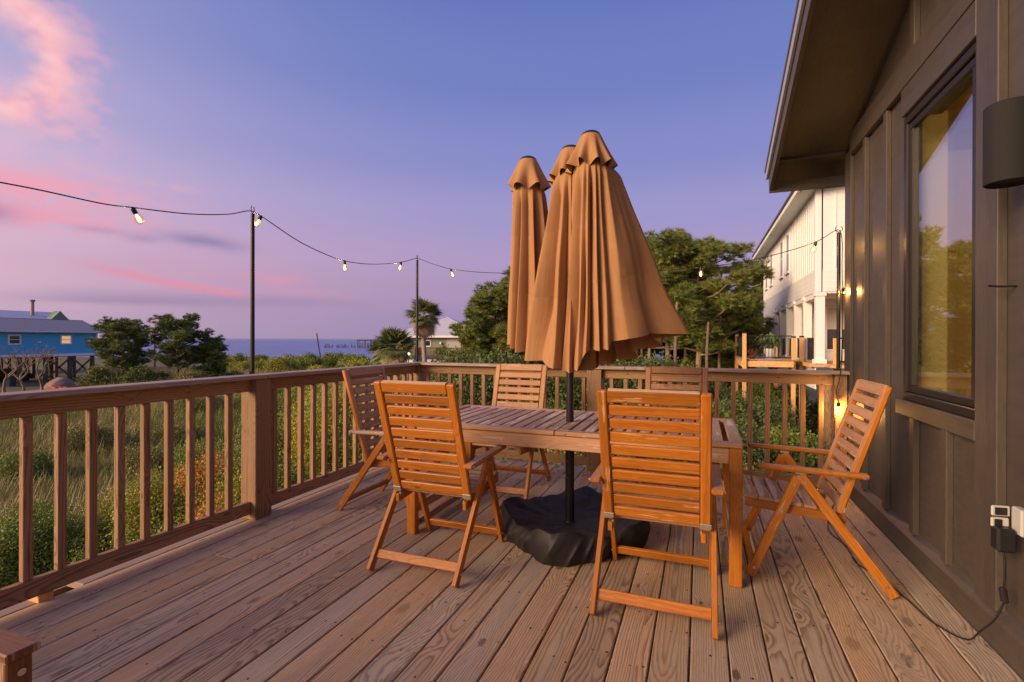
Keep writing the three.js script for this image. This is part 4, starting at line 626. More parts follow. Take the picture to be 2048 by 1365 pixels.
// ---------------------------------------------------------------- trees
{
  const flat = (k) => 0.55 + 0.6 * Math.sin(Math.PI * Math.pow(clamp(k), 0.7)), P2 = [[0.084, 0.134, 0.020], [0.133, 0.192, 0.030], [0.210, 0.237, 0.040]];
  pine('spreading pine with an open domed crown beside the blue stilt house', at(244, 44), up(650, 44), 1.95, 21, { prof: flat, bare: 0.34, limbs: 34, dens: 30, pad: 1.0, pal: P2 });
  pine('spreading pine with an open domed crown standing between blue house and sea', at(356, 45), up(643, 45), 2.25, 22, { prof: flat, bare: 0.34, limbs: 38, dens: 30, pad: 1.0, pal: P2 });
  pine('spreading pine with an open domed crown, smallest of the pair by the sea', at(426, 46), up(684, 46), 1.2, 23, { prof: flat, bare: 0.3, limbs: 24, dens: 30, pad: 0.95, pal: P2 });
  const g = 'pine grove behind the far railing';
  const L1 = 'tall pine of the grove rising behind the folded umbrella', L2 = 'shorter bushy pine of the grove';
  pine('tall pine of the grove with an open top, beside the neighboring timber deck', at(1392, 24), up(483, 24), 2.5, 31, { bare: 0.42, limbs: 34, dens: 34, group: g });
  pine(L1, at(1340, 25), up(492, 25), 2.3, 32, { bare: 0.45, limbs: 34, dens: 34, group: g });
  pine(L1, at(1250, 28), up(470, 28), 2.8, 33, { bare: 0.4, limbs: 34, dens: 30, group: g });
  pine('pine of the grove hidden mostly behind the folded umbrella', at(1130, 29), up(530, 29), 2.8, 34, { bare: 0.3, limbs: 34, dens: 30, group: g });
  pine(L2, at(1452, 27), up(590, 27), 1.6, 35, { bare: 0.3, limbs: 34, dens: 34, group: g });
  pine('pine standing beyond the white house corner', at(1502, 41), up(545, 41), 1.7, 36, { bare: 0.3, limbs: 34, dens: 30, group: g });
  pine(L2, at(1430, 30), up(610, 30), 2.6, 37, { bare: 0.25, limbs: 34, dens: 30, group: g });
  pine('bushy pine between the folded umbrella and the sage house', at(1045, 26), up(556, 26), 2.3, 38, { bare: 0.25, limbs: 40, dens: 34, group: g });
  pine(L2, at(1000, 25), up(600, 25), 1.9, 39, { bare: 0.25, limbs: 36, dens: 36, group: g });
  pine('lowest bushy pine, in front of the sage house gallery', at(965, 26), up(655, 26), 1.6, 40, { bare: 0.2, limbs: 26, dens: 36, group: g });
  pine(L2, at(1330, 30), up(590, 30), 2.6, 41, { bare: 0.25, limbs: 34, dens: 30, group: g });
  pine(L2, at(1200, 30), up(560, 30), 2.8, 42, { bare: 0.25, limbs: 34, dens: 30, group: g });
  for (const [px, d, h] of [[1300, 20, 620], [1352, 21, 600], [1372, 26, 600], [1440, 24, 610], [1225, 22, 600], [1285, 26, 600], [1415, 22, 640]]) { const [x, z] = at(px, d), y = groundH(x, z); const t = thing('bare_pine', 'slim bare pine trunk in the grove behind the railing', 'tree', [x, y - 0.1, z], 0, 'bare trunks in the grove'); part(t, 'trunk', limb([V3(0, 0, 0), V3(0.05, 2, 0.03), V3(-0.03, 4, 0), V3(0.04, up(h, d) - y, 0)], 0.09, 0.05, 8, 10), BARK); }
  // dead trees in front of the blue house
  const dead = (px, d, H, seed) => { const r = seeded(seed), [x, z] = at(px, d), y = groundH(x, z), t = thing('dead_tree', 'leafless grey tree with crooked limbs before the blue house', 'tree', [x, y - 0.1, z], 0, 'leafless trees before the blue house'), parts = []; const grow = (p, dir, L, rad, n) => { const e = p.clone().addScaledVector(dir, L), m = p.clone().lerp(e, 0.5).add(V3((r() - 0.5) * L * 0.35, 0, (r() - 0.5) * L * 0.35)); parts.push(limb([p, m, e], rad, rad * 0.6, 6, 5)); if (n > 0) for (let i = 0; i < (n > 2 ? 3 : 2); i++) { const nd = dir.clone().add(V3((r() - 0.5) * 1.7, 0.25 * r(), (r() - 0.5) * 1.7)).normalize(); grow(e, nd, L * (0.62 + 0.2 * r()), rad * 0.6, n - 1); } }; grow(V3(0, 0, 0), V3(0.1, 1, 0.1).normalize(), H * 0.36, 0.13, 4); part(t, 'trunk', mergeGeometries(parts), BARK); };
  dead(12, 40, 4.6, 61); dead(42, 42, 4.2, 62); dead(80, 43, 4.4, 63); dead(-20, 41, 4.6, 64);
  // palms
  const fan = (() => { const o = [], r = seeded(8), n = 22; for (let i = 0; i < n; i++) { const a = (i / (n - 1) - 0.5) * 3.6, L = 0.95 * (0.75 + 0.25 * Math.cos(a * 0.7)) * (0.9 + 0.2 * r()), w = 0.05, dr = 0.12 + 0.2 * r(); const c = Math.cos(a), s = Math.sin(a), bx = 0.75, m = 0.55 * L, e = L; o.push(bx, 0, 0, bx + c * m - s * w, -0.03, s * m + c * w, bx + c * m + s * w, -0.03, s * m - c * w, bx + c * m - s * w, -0.03, s * m + c * w, bx + c * e, -dr * L, s * e, bx + c * m + s * w, -0.03, s * m - c * w); } o.push(0, 0.02, 0.02, 0, 0.02, -0.02, 0.78, 0, 0.008, 0, 0.02, -0.02, 0.78, 0, -0.008, 0.78, 0, 0.008); return tris(o); })();
  const FG = [SOFT({ color: rgb(0.13, 0.18, 0.045) }), SOFT({ color: rgb(0.19, 0.23, 0.06) }), SOFT({ color: rgb(0.27, 0.26, 0.09) })], FD = [SOFT({ color: rgb(0.50, 0.33, 0.18) }), SOFT({ color: rgb(0.38, 0.25, 0.14) })];
  const palm = (label, [x, z], H, size, n, nd, seed, low) => { const r = seeded(seed), y = groundH(x, z), t = thing('palm_tree', label, 'palm', [x, y - 0.1, z]); part(t, 'trunk', limb([V3(0, 0, 0), V3(0.06, H * 0.4, 0), V3(-0.03, H * 0.75, 0.05), V3(0, H, 0)], 0.24, 0.17, 12, 16), BARKG);
    const put = (nm, mats, tilt, s) => { const m = part(t, nm, fan, mats[Math.floor(r() * mats.length)]); m.position.set(0, H + (tilt > -0.9 ? 0.05 : -0.15 - 0.25 * r()), 0); m.rotation.order = 'YXZ'; m.rotation.set(0, r() * 6.283, 0); m.rotateZ(tilt); m.rotateX((r() - 0.5) * 0.8); m.scale.setScalar(s * (0.85 + 0.3 * r())); };
    for (let i = 0; i < n; i++) put('frond', FG, lerp(1.35, low, Math.pow(i / n, 0.9)) + (r() - 0.5) * 0.3, size);
    for (let i = 0; i < nd; i++) put('dead_frond', FD, -0.8 - 0.65 * r(), size * 1.0); };
  palm('tall fan palm with a skirt of dead fronds before the grey-roofed house', at(848, 42), up(630, 42) - groundH(...at(848, 42)), 1.0, 54, 34, 71, -0.8);
  palm('short round cabbage palm beside the grey-roofed house', at(790, 44), up(694, 44) - groundH(...at(790, 44)), 1.15, 90, 24, 72, -0.9);
  palm('short round cabbage palm, smaller, leaning over the water side', at(768, 46), up(704, 46) - groundH(...at(768, 46)), 0.95, 64, 24, 73, -0.9);
}

// ================================================================ houses near the water
const slabBox = (p, n, w, h, d, m, x, y, z, rot) => part(p, n, cbox(w, h, d, 0.01, [3, 3], [0.3, 0.2]), m, [x, y, z], rot);
function corrugated(w, d, n, amp = 0.02) { return grid(n * 4, 1, (u, v) => [(u - 0.5) * w, amp * Math.pow(Math.abs(Math.cos(u * n * Math.PI)), 8), (v - 0.5) * d], [w, d]); }
{ // blue house on stilts; its long wall faces the deck
  const BLUE = std({ map: grainTex(61, [0.08, 0.50, 0.80], 0.08, 2, 6), roughness: 0.6 }), ROOF = std({ map: grainTex(62, [0.27, 0.255, 0.265], 0.15, 4, 4), roughness: 0.5, metalness: 0.3 }), PILE = std({ map: grainTex(63, [0.12, 0.085, 0.062], 0.4, 4, 8), roughness: 0.9 }), LIT = std({ color: rgb(0.7, 0.5, 0.3), emissive: rgb(1.0, 0.56, 0.22), emissiveIntensity: 0.55 });
  const h = thing('stilt_house', 'bright blue house raised on timber stilts with a grey metal roof', 'house', [-70.3, 0, -39.6]);
  const fy = -0.62, ey = 2.02, Lz = 20, D = 8; // local: x<0 away from us, +z towards the near end
  part(h, 'wall', plainBox(0.2, ey - fy - 0.16, Lz), BLUE, [-0.1, (fy + ey) / 2 + 0.08, Lz / 2]);
  part(h, 'wall', plainBox(D, ey - fy - 0.16, 0.2), BLUE, [-D / 2, (fy + ey) / 2 + 0.08, 0.1]);
  for (let i = 0; i < 13; i++) part(h, 'siding_board', cbox(0.03, 0.192, Lz, 0.006, [3, 3], [0, i * 0.1]), BLUE, [0.012, fy + 0.28 + i * 0.197, Lz / 2 + 0.02], [0, 0, -0.07]);
  part(h, 'skirt_band', cbox(0.12, 0.3, Lz + 0.1, 0.01), WHITEP, [0.05, fy + 0.0, Lz / 2]); part(h, 'floor', plainBox(D, 0.22, Lz), PILE, [-D / 2, fy - 0.1, Lz / 2]);
  part(h, 'corner_trim', cbox(0.1, ey - fy, 0.16, 0.01), WHITEP, [0.045, (ey + fy) / 2, 0.09]);
  part(h, 'fascia', cbox(0.06, 0.17, Lz + 1.2, 0.01), WHITEP, [0.62, ey + 0.03, Lz / 2]);
  { const rf = part(h, 'roof', corrugated(Lz + 1.2, 5.2, 44), ROOF, [-1.65, ey + 0.82, Lz / 2]); rf.rotation.order = 'YXZ'; rf.rotation.set(0.325, HP, 0); const rb = part(h, 'roof', corrugated(Lz + 1.2, 5.2, 44), ROOF, [-6.5, ey + 0.82, Lz / 2]); rb.rotation.order = 'YXZ'; rb.rotation.set(0.325, -HP, 0);
    const sh = new THREE.Shape(); sh.moveTo(0, 0); sh.lineTo(-D, 0); sh.lineTo(-D / 2, 1.35); sh.closePath(); part(h, 'gable', new THREE.ExtrudeGeometry(sh, { depth: 0.15, bevelEnabled: false }), BLUE, [0, ey - 0.02, 0.02]); }
  const wnd = (z, lit) => { const g = new THREE.Group(); g.name = 'window'; h.add(g); g.position.set(0.03, 1.18, z); part(g, 'frame', cbox(0.1, 1.12, 0.14, 0.01), WHITEP, [0.02, 0, -0.5]); part(g, 'frame', cbox(0.1, 1.12, 0.14, 0.01), WHITEP, [0.02, 0, 0.5]); part(g, 'frame', cbox(0.1, 0.14, 0.86, 0.01), WHITEP, [0.02, 0.49, 0]); part(g, 'frame', cbox(0.1, 0.14, 0.86, 0.01), WHITEP, [0.02, -0.49, 0]); part(g, 'meeting_rail', cbox(0.06, 0.07, 0.86, 0.01), WHITEP, [0.02, 0, 0]); part(g, lit ? 'lit_window_pane' : 'pane', plainBox(0.03, 0.84, 0.86), lit ? LIT : DARKGLASS, [-0.005, 0, 0]); };
  const zAt = (px) => { const s = (px - 1024) / 994.13; return -70.3 * (-CS - SN * s) / (-SN + CS * s) + 39.6; };
  wnd(zAt(28), false); wnd(zAt(131), true); wnd(zAt(-60), false);
  part(h, 'vent_hood', cbox(0.2, 0.16, 0.3, 0.03), WHITE, [0.12, 0.86, zAt(77)]);
  for (let i = 0; i < 9; i++) for (const x of [-0.3, -4, -7.7]) part(h, 'pile', cbox(0.34, 3.0, 0.34, 0.02, [3, 0.4], [i * 0.2, 0.1]), PILE, [x, fy - 1.66, 0.4 + i * 2.35]);
  for (const [z0, z1] of [[0.4, 2.75], [2.75, 5.1], [9.8, 12.15]]) for (const f of [0, 1]) bar(h, 'brace', [-0.05, f ? -3.3 : -0.85, z0], [-0.05, f ? -0.85 : -3.3, z1], 0.06, 0.2, PILE);
  // things standing under and before it
  const car = thing('parked_car', 'dark parked car in the shade under the blue stilt house', 'car', [-73.6, GY, -32.2], 0.1);
  { const sh = new THREE.Shape(); sh.moveTo(-2.2, 0.3); sh.lineTo(2.2, 0.3); sh.lineTo(2.2, 0.75); sh.lineTo(1.2, 0.9); sh.lineTo(0.6, 1.42); sh.lineTo(-1.3, 1.45); sh.lineTo(-2.1, 0.95); sh.closePath(); const g = new THREE.ExtrudeGeometry(sh, { depth: 1.6, bevelEnabled: true, bevelSize: 0.08, bevelThickness: 0.08, bevelSegments: 3 }); g.translate(0, 0, -0.8); g.rotateY(HP); part(car, 'body', g, std({ color: rgb(0.03, 0.033, 0.04), roughness: 0.25, metalness: 0.4 })); for (const z of [-1.35, 1.35]) for (const x of [-0.8, 0.8]) { const w = new THREE.CylinderGeometry(0.32, 0.32, 0.2, 20); w.rotateZ(HP); part(car, 'wheel', w, BLACK, [x, 0.32, z]); } part(car, 'headlight', cbox(0.3, 0.14, 0.06, 0.02), WHITE, [0.5, 0.68, -2.25]); part(car, 'window', plainBox(0.02, 0.36, 1.7), DARKGLASS, [0.885, 1.15, 0.3]); }
  const bin = thing('trash_bin', 'dark green bin with a yellow lid before the blue house', 'bin', [at(22, 50)[0], groundH(...at(22, 50)), at(22, 50)[1]]);
  part(bin, 'body', new THREE.CylinderGeometry(0.42, 0.34, 1.1, 4, 1).rotateY(0.785).translate(0, 0.55, 0), std({ color: rgb(0.015, 0.05, 0.05), roughness: 0.5 })); part(bin, 'lid', cbox(0.64, 0.1, 0.66, 0.03), std({ color: rgb(0.6, 0.42, 0.03) }), [0, 1.15, 0]);
  { const [x, z] = at(122, 49), g = new THREE.SphereGeometry(1, 40, 16, 0, 6.2832, 0, HP), a = g.attributes.position; for (let i = 0; i < a.count; i++) { const n = 1 + 0.16 * fbm(a.getX(i) * 2.2 + 4, a.getZ(i) * 2.2 + a.getY(i) * 2, 3); a.setXYZ(i, a.getX(i) * n * 1.3, Math.pow(a.getY(i), 1.3) * n * 1.15, a.getZ(i) * n * 1.3); } g.computeVertexNormals(); solo('dirt_mound', g, std({ map: grainTex(71, [0.26, 0.17, 0.13], 0.35, 3, 3), roughness: 1 }), 'mound of reddish dirt beside the blue house stilts', 'mound', [x, groundH(x, z) - 0.1, z]); }
  { const [x0, z0] = at(90, 46), [x1, z1] = at(160, 46); solo('safety_fence', grid(60, 8, (u, v) => [lerp(x0, x1, u) + 0.1 * noise(u * 9, v * 2), groundH(lerp(x0, x1, u), lerp(z0, z1, u)) + 0.05 + v * 0.24 + 0.05 * noise(u * 14, 3), lerp(z0, z1, u) + 0.12 * noise(u * 11 + 5, v * 2)]), std({ color: rgb(0.55, 0.085, 0.04), side: THREE.DoubleSide }), 'sagging strip of orange safety netting in front of the dirt mound', 'fence'); }
  // pale-roofed house behind it
  const q = thing('pale_roof_house', 'house with a pale metal roof rising behind the blue house', 'house', [-92, 0, -48]);
  const YG = std({ color: rgb(0.36, 0.40, 0.06) });
  part(q, 'wall', plainBox(8, 3.6, 20), YG, [-4, 1.4, 10]);
  { const m = part(q, 'roof', corrugated(19, 6.2, 36), std({ color: rgb(0.50, 0.52, 0.60), roughness: 0.45, metalness: 0.3 }), [-2.2, 4.45, 8.5]); m.rotation.order = 'YXZ'; m.rotation.set(0.36, HP, 0); }
  { const sh = new THREE.Shape(); sh.moveTo(-1.1, 0); sh.lineTo(1.1, 0); sh.lineTo(0, 1.3); sh.closePath(); const g = new THREE.ExtrudeGeometry(sh, { depth: 1.6, bevelEnabled: false }); g.rotateY(HP); part(q, 'dormer', g, std({ color: rgb(0.16, 0.24, 0.17) }), [-2.2, 4.3, 0.9]); }
  part(q, 'chimney', cbox(1.2, 2.0, 1.2, 0.03), std({ color: rgb(0.36, 0.33, 0.28) }), [at(58, 77)[0] + 92, 3.6, at(58, 77)[1] + 48]);
  part(q, 'vent_pipe', cyl(0.22, 0.22, 4.4, 14), std({ color: rgb(0.36, 0.28, 0.22) }), [at(64, 76)[0] + 92, 5.0, at(64, 76)[1] + 48]); part(q, 'pipe_cap', cyl(0.34, 0.3, 0.3, 14), std({ color: rgb(0.25, 0.2, 0.17) }), [at(64, 76)[0] + 92, 7.1, at(64, 76)[1] + 48]);
}
{ // sage house with a hipped grey roof behind the palms; front faces the deck
  const SAGE = std({ map: grainTex(81, [0.24, 0.28, 0.19], 0.12, 2, 8), roughness: 0.7 }), ROOF = std({ map: grainTex(82, [0.55, 0.54, 0.57], 0.08, 3, 3), roughness: 0.5 }), RAILW = std({ color: rgb(0.16, 0.075, 0.045), roughness: 0.8 });
  const [cx, cz] = at(895, 56), h = thing('sage_house', 'sage green house with a hipped light grey roof behind the palms', 'house', [cx, 0, cz], 0.3623 - 0.13);
  const ey = up(674, 54), py = up(640, 58), fy = up(716, 53), W = 4.6, D = 4.5;
  part(h, 'wall', plainBox(2 * W, ey - fy, 0.2), SAGE, [0, (ey + fy) / 2, D]); part(h, 'wall', plainBox(0.2, ey - fy, 2 * D), SAGE, [-W + 0.1, (ey + fy) / 2, 0]); part(h, 'wall', plainBox(0.2, ey - fy, 2 * D), SAGE, [W - 0.1, (ey + fy) / 2, 0]);
  for (let i = 0; i < 11; i++) part(h, 'siding_board', cbox(2 * W, 0.19, 0.03, 0.006, [3, 3], [0, i * 0.11]), SAGE, [0, fy + 0.12 + i * 0.2, D + 0.11], [0.07, 0, 0]);
  const e = 0.7, A = [-W - e, ey, D + e], B = [W + e, ey, D + e], C = [W + e, ey, -D - e], Dd = [-W - e, ey, -D - e], P = [0, py + 0.15, 0]; const tr = (a, b, c) => part(h, 'roof', tris([...a, ...b, ...c]), ROOF); tr(A, B, P); tr(B, C, P); tr(C, Dd, P); tr(Dd, A, P);
  for (const [s, len] of [[1, 2 * (W + e)]]) part(h, 'fascia', cbox(len, 0.22, 0.06, 0.01), WHITEP, [0, ey - 0.08, D + e]); part(h, 'fascia', cbox(0.06, 0.22, 2 * (D + e), 0.01), WHITEP, [-W - e, ey - 0.08, 0]); part(h, 'soffit', plainBox(2 * (W + e) - 0.1, 0.05, e), WHITEP, [0, ey - 0.16, D + e / 2 - 0.06]);
  const g = new THREE.Group(); g.name = 'window'; h.add(g); g.position.set(-1.0, ey - 0.78, D + 0.13); for (const s of [-1, 1]) { part(g, 'frame', cbox(0.1, 0.5, 0.08, 0.01), WHITEP, [s * 0.45, 0, 0.02]); part(g, 'frame', cbox(1.0, 0.1, 0.08, 0.01), WHITEP, [0, s * 0.3, 0.02]); } part(g, 'pane', plainBox(0.8, 0.5, 0.02), DARKGLASS, [0, 0, 0]);
  slabBox(h, 'panel', 1.5, 2.2, 0.06, std({ color: rgb(0.46, 0.43, 0.40) }), 1.9, (ey + fy) / 2 - 0.1, D + 0.15);
  part(h, 'porch_globe', new THREE.SphereGeometry(0.13, 14, 10), WHITE, [0.55, ey - 0.75, D + 0.26]);
  // railed gallery in front
  part(h, 'gallery_floor', plainBox(10.5, 0.16, 1.6), RAILW, [0.2, fy - 0.02, D + 1.0]); part(h, 'gallery_skirt', cbox(10.5, 0.3, 0.06, 0.01), WHITEP, [0.2, fy - 0.3, D + 1.8]);
  part(h, 'top_rail', cbox(10.4, 0.1, 0.1, 0.01), RAILW, [0.2, fy + 1.02, D + 1.72]); part(h, 'bottom_rail', cbox(10.4, 0.08, 0.06, 0.01), RAILW, [0.2, fy + 0.2, D + 1.72]);
  for (let i = 0; i < 6; i++) part(h, 'gallery_post', cbox(0.16, 1.35, 0.16, 0.01), RAILW, [-4.9 + i * 2.04, fy + 0.65, D + 1.72]);
  { const l = []; for (let i = 0; i < 70; i++) l.push(plainBox(0.05, 0.8, 0.04, -4.95 + i * 0.147, fy + 0.62, D + 1.73)); const m = part(h, 'pickets', mergeGeometries(l), RAILW); m.userData = { kind: 'stuff' }; }
  for (let i = 0; i < 6; i++) part(h, 'pile', cyl(0.18, 0.2, fy - GY, 12), RAILW, [-4.6 + i * 1.85, (fy + GY) / 2 - 0.2, D + 0.6]);
  const gp = at(837, 48), gt = thing('gate_pillar', 'small pale green pillar with a red brick top beside the palms', 'pillar', [gp[0], groundH(...gp), gp[1]], 0.36); const gh = up(712, 48) - groundH(...gp); part(gt, 'shaft', cbox(0.75, gh, 0.75, 0.02), SAGE, [0, gh / 2, 0]); part(gt, 'cap', cbox(0.62, 0.75, 0.62, 0.02), std({ color: rgb(0.30, 0.10, 0.055), roughness: 0.9 }), [0, gh + 0.376, 0]);
  const lp = at(817, 44), lamp = thing('garden_lamp', 'small bright garden lamp under the round cabbage palms', 'lamp', [lp[0], groundH(...lp), lp[1]]); const lh = up(713, 44) - groundH(...lp); part(lamp, 'stake', cyl(0.035, 0.035, lh, 8, 0, lh / 2, 0), BLACKM); part(lamp, 'lamp_globe', new THREE.SphereGeometry(0.13, 16, 12), std({ color: rgb(1, 0.9, 0.7), emissive: rgb(1, 0.85, 0.6), emissiveIntensity: 5 }), [0, lh + 0.12, 0]); const l = new THREE.PointLight(rgb(1, 0.75, 0.45), 5, 0, 2); l.position.set(0, lh + 0.12, 0); l.castShadow = true; l.name = 'lamp_light'; lamp.add(l);
  const sr = at(950, 34), shed = thing('shed', 'low shed with a flat white roof in front of the sage house', 'shed', [sr[0], groundH(...sr), sr[1]], 0.36); const rh = up(722, 34) - groundH(...sr); slabBox(shed, 'roof', 4.6, 0.12, 3, WHITE, 0, rh, 0, [0.03, 0, -0.01]); slabBox(shed, 'wall', 4.2, rh - 0.1, 2.6, SAGE, 0, (rh - 0.1) / 2, 0);
}
{ // white two-storey neighbour; long side runs away from us, porch below
  const h = thing('white_house', 'white two-storey board and batten house with a columned porch', 'house', [4.0, 0, -21.1]);
  const LZ = 16.2, y1 = 3.06, y2 = 3.86, y3 = 6.86, LX = 9, fl = 0.42; // local: x to the right, z negative away
  part(h, 'wall', plainBox(0.2, y3 - y1, LZ), WHITEP, [0.1, (y1 + y3) / 2, -LZ / 2]);
  part(h, 'wall', plainBox(LX, y3 + 0.3 - y1, 0.2), WHITEP, [LX / 2, (y1 + y3) / 2 + 0.15, -0.1]);
  { const sh = new THREE.Shape(); sh.moveTo(0, 0); sh.lineTo(LX, 0); sh.lineTo(LX, 1.0); sh.lineTo(0, 0); part(h, 'gable', new THREE.ExtrudeGeometry(sh, { depth: 0.18, bevelEnabled: false }), WHITEP, [0.01, y3 - 0.02, -0.192]); }
  part(h, 'corner_board', cbox(0.16, y3 - y1, 0.024, 0.005), WHITE, [0.075, (y1 + y3) / 2, 0.0135]); part(h, 'corner_board', cbox(0.05, y3 - y1, 0.16, 0.005), WHITE, [-0.026, (y1 + y3) / 2, -0.06]);
  for (let z = 0.6; z < LZ; z += 0.41) part(h, 'batten', cbox(0.025, y3 - y2 - 0.1, 0.05, 0.004), WHITEP, [-0.0127, (y2 + y3) / 2, -z]);
  for (let x = 0.6; x < 4; x += 0.41) part(h, 'batten', cbox(0.05, y3 - y2, 0.025, 0.004), WHITEP, [x, (y2 + y3) / 2 + 0.1, 0.0127]);
  for (let i = 0; i < 4; i++) { part(h, 'siding_board', cbox(0.03, 0.2, LZ - 0.2, 0.004), WHITEP, [-0.01, y1 + 0.1 + i * 0.2, -LZ / 2 - 0.07], [0, 0, 0.09]); part(h, 'siding_board', cbox(LX - 0.2, 0.2, 0.03, 0.004), WHITEP, [LX / 2 + 0.09, y1 + 0.1 + i * 0.2, 0.01], [0.09, 0, 0]); }
  // roof: low pitch, soffit, gutter edge
  const TRIM = std({ color: rgb(0.045, 0.04, 0.042), roughness: 0.5 });
  slabBox(h, 'soffit', 0.62, 0.04, LZ + 0.8, WHITEP, -0.29, y3 - 0.02, -LZ / 2); slabBox(h, 'fascia', 0.05, 0.2, LZ + 0.8, WHITEP, -0.62, y3 + 0.03, -LZ / 2); slabBox(h, 'gutter', 0.10, 0.09, LZ + 0.9, TRIM, -0.66, y3 + 0.17, -LZ / 2);
  { const m = slabBox(h, 'roof', LX + 1, 0.08, LZ + 0.9, TRIM, (LX - 0.4) / 2, y3 + 0.72, -LZ / 2, [0, 0, 0.105]); m; slabBox(h, 'rake_board', LX + 0.6, 0.24, 0.05, WHITEP, (LX - 0.6) / 2, y3 + 0.52, 0.42, [0, 0, 0.108]); slabBox(h, 'rake_soffit', LX + 0.5, 0.03, 0.45, WHITEP, (LX - 0.6) / 2, y3 + 0.44, 0.19, [0, 0, 0.108]); }
  const wnd = (z0, z1, ya, yb, lower) => { const g = new THREE.Group(); g.name = 'window'; h.add(g); const zc = (z0 + z1) / 2 + 21.1, w = Math.abs(z1 - z0), hh = yb - ya; g.position.set(lower ? -0.005 : -0.005, (ya + yb) / 2, zc); for (const s of [-1, 1]) { part(g, 'frame', cbox(0.07, hh + 0.1, 0.09, 0.005), WHITE, [0, 0, s * w / 2]); part(g, 'frame', cbox(0.07, 0.1, w - 0.1, 0.005), WHITE, [0, s * hh / 2, 0]); } part(g, 'meeting_rail', cbox(0.05, 0.06, w - 0.1, 0.005), WHITE, [0, 0, 0]); part(g, 'pane', plainBox(0.01, hh - 0.1, w - 0.08), DARKGLASS, [-0.012, 0, 0]); part(g, 'sill', cbox(0.12, 0.06, w + 0.2, 0.005), WHITE, [-0.03, -hh / 2 - 0.08, 0]); };
  wnd(-27.9, -27.04, 4.62, 6.45); wnd(-29.85, -28.95, 4.62, 6.45); wnd(-33.9, -32.9, 4.62, 6.45); wnd(-36.2, -35.2, 4.62, 6.45);
  // ground-floor part beyond the porch
  part(h, 'wall', plainBox(0.2, y1 - fl, 4.6), WHITEP, [0.1, (y1 + fl) / 2, -13.9]);
  for (let i = 0; i < 13; i++) part(h, 'siding_board', cbox(0.03, 0.2, 4.58, 0.004), WHITEP, [-0.01, fl + 0.1 + i * 0.2, -13.9], [0, 0, 0.09]);
  wnd(-34.4, -33.5, 0.95, 2.75, 1); wnd(-36.4, -35.5, 0.95, 2.75, 1);
  // porch
  part(h, 'porch_ceiling', plainBox(LX, 0.05, LZ), WHITEP, [LX / 2 + 0.2, y1 - 0.03, -LZ / 2 - 0.02]); part(h, 'porch_floor', plainBox(LX, 0.12, LZ), FRESH, [LX / 2 - 0.15, fl - 0.06, -LZ / 2]);
  part(h, 'inner_wall', plainBox(0.1, y1 - fl, 8.2), WHITEP, [0.9, (y1 + fl) / 2, -7.6]); part(h, 'inner_wall', plainBox(7, y1 - fl, 0.1), WHITEP, [4.36, (y1 + fl) / 2, -3.45]);
  { const g = new THREE.Group(); g.name = 'window'; h.add(g); g.position.set(1.52, 1.78, -3.39); for (const s of [-1, 0, 1]) part(g, 'frame', cbox(0.08, 1.9, 0.06, 0.005), WHITE, [s * 0.52, 0, 0]); for (const s of [-1, 1]) part(g, 'frame', cbox(0.96, 0.08, 0.06, 0.005), WHITE, [0, s * 0.91, 0.001]); part(g, 'pane', plainBox(1.0, 1.78, 0.01), std({ color: rgb(0.05, 0.048, 0.045), roughness: 0.08 }), [0, 0, 0.004]); part(g, 'blind', plainBox(0.44, 0.9, 0.01), std({ color: rgb(0.55, 0.5, 0.42) }), [-0.26, 0.42, 0.012]); part(g, 'blind', plainBox(0.44, 0.9, 0.01), std({ color: rgb(0.55, 0.5, 0.42) }), [0.26, 0.42, 0.012]); part(h, 'door', cbox(0.95, 2.2, 0.06, 0.01), BRONZE, [2.75, fl + 1.12, -3.38]); }
  for (const z of [-21.25, -23.5, -25.7, -27.9, -30.1, -32.3]) { const c = new THREE.Group(); c.name = 'column'; h.add(c); c.position.set(0.13, 0, z + 21.1); part(c, 'shaft', cbox(0.30, y1 - fl - 0.3, 0.30, 0.01), WHITE, [0, (y1 + fl) / 2, 0]); part(c, 'base', cbox(0.40, 0.16, 0.40, 0.01), WHITE, [0, fl + 0.08, 0]); part(c, 'capital', cbox(0.38, 0.14, 0.38, 0.01), WHITE, [0, y1 - 0.08, 0]); }
  part(h, 'beam', cbox(0.28, 0.2, 11.6, 0.01), WHITE, [0.14, y1 - 0.11, -5.9]);
  for (let i = 0; i < 4; i++) part(h, 'skirt_siding', cbox(0.04, 0.21, 11, 0.004), WHITEP, [0.0, fl - 0.25 - i * 0.2, -5.6], [0, 0, 0.09]);
  part(h, 'floor_edge', cbox(0.06, 0.14, 11.4, 0.005), FRESH, [-0.18, fl - 0.07, -5.7]);
  for (const z of [0, -5, -10, -16]) for (const x of [0.4, 5]) part(h, 'pile', cyl(0.16, 0.17, 3.6, 12), RAIL[0], [x, fl - 2.3, z]);
  // iron railing bays
  const iron = (parent, a, b, y) => { const A = V3(...a), B = V3(...b), L = A.distanceTo(B); bar(parent, 'iron_rail', [a[0], y + 0.95, a[2]], [b[0], y + 0.95, b[2]], 0.04, 0.03, BLACKM); bar(parent, 'iron_rail', [a[0], y + 0.1, a[2]], [b[0], y + 0.1, b[2]], 0.035, 0.03, BLACKM); const n = Math.round(L / 0.12), l = []; for (let i = 1; i < n; i++) l.push(plainBox(0.018, 0.85, 0.018, lerp(a[0], b[0], i / n), y + 0.525, lerp(a[2], b[2], i / n))); const m = part(parent, 'iron_pickets', mergeGeometries(l), BLACKM); m.userData = { kind: 'stuff' }; };
  for (const z of [-0.3, -2.55, -4.75, -6.95]) iron(h, [0.1, 0, z], [0.1, 0, z - 1.95], fl);
  iron(h, [0.7, 0, 0.0], [3.2, 0, 0.0], fl);
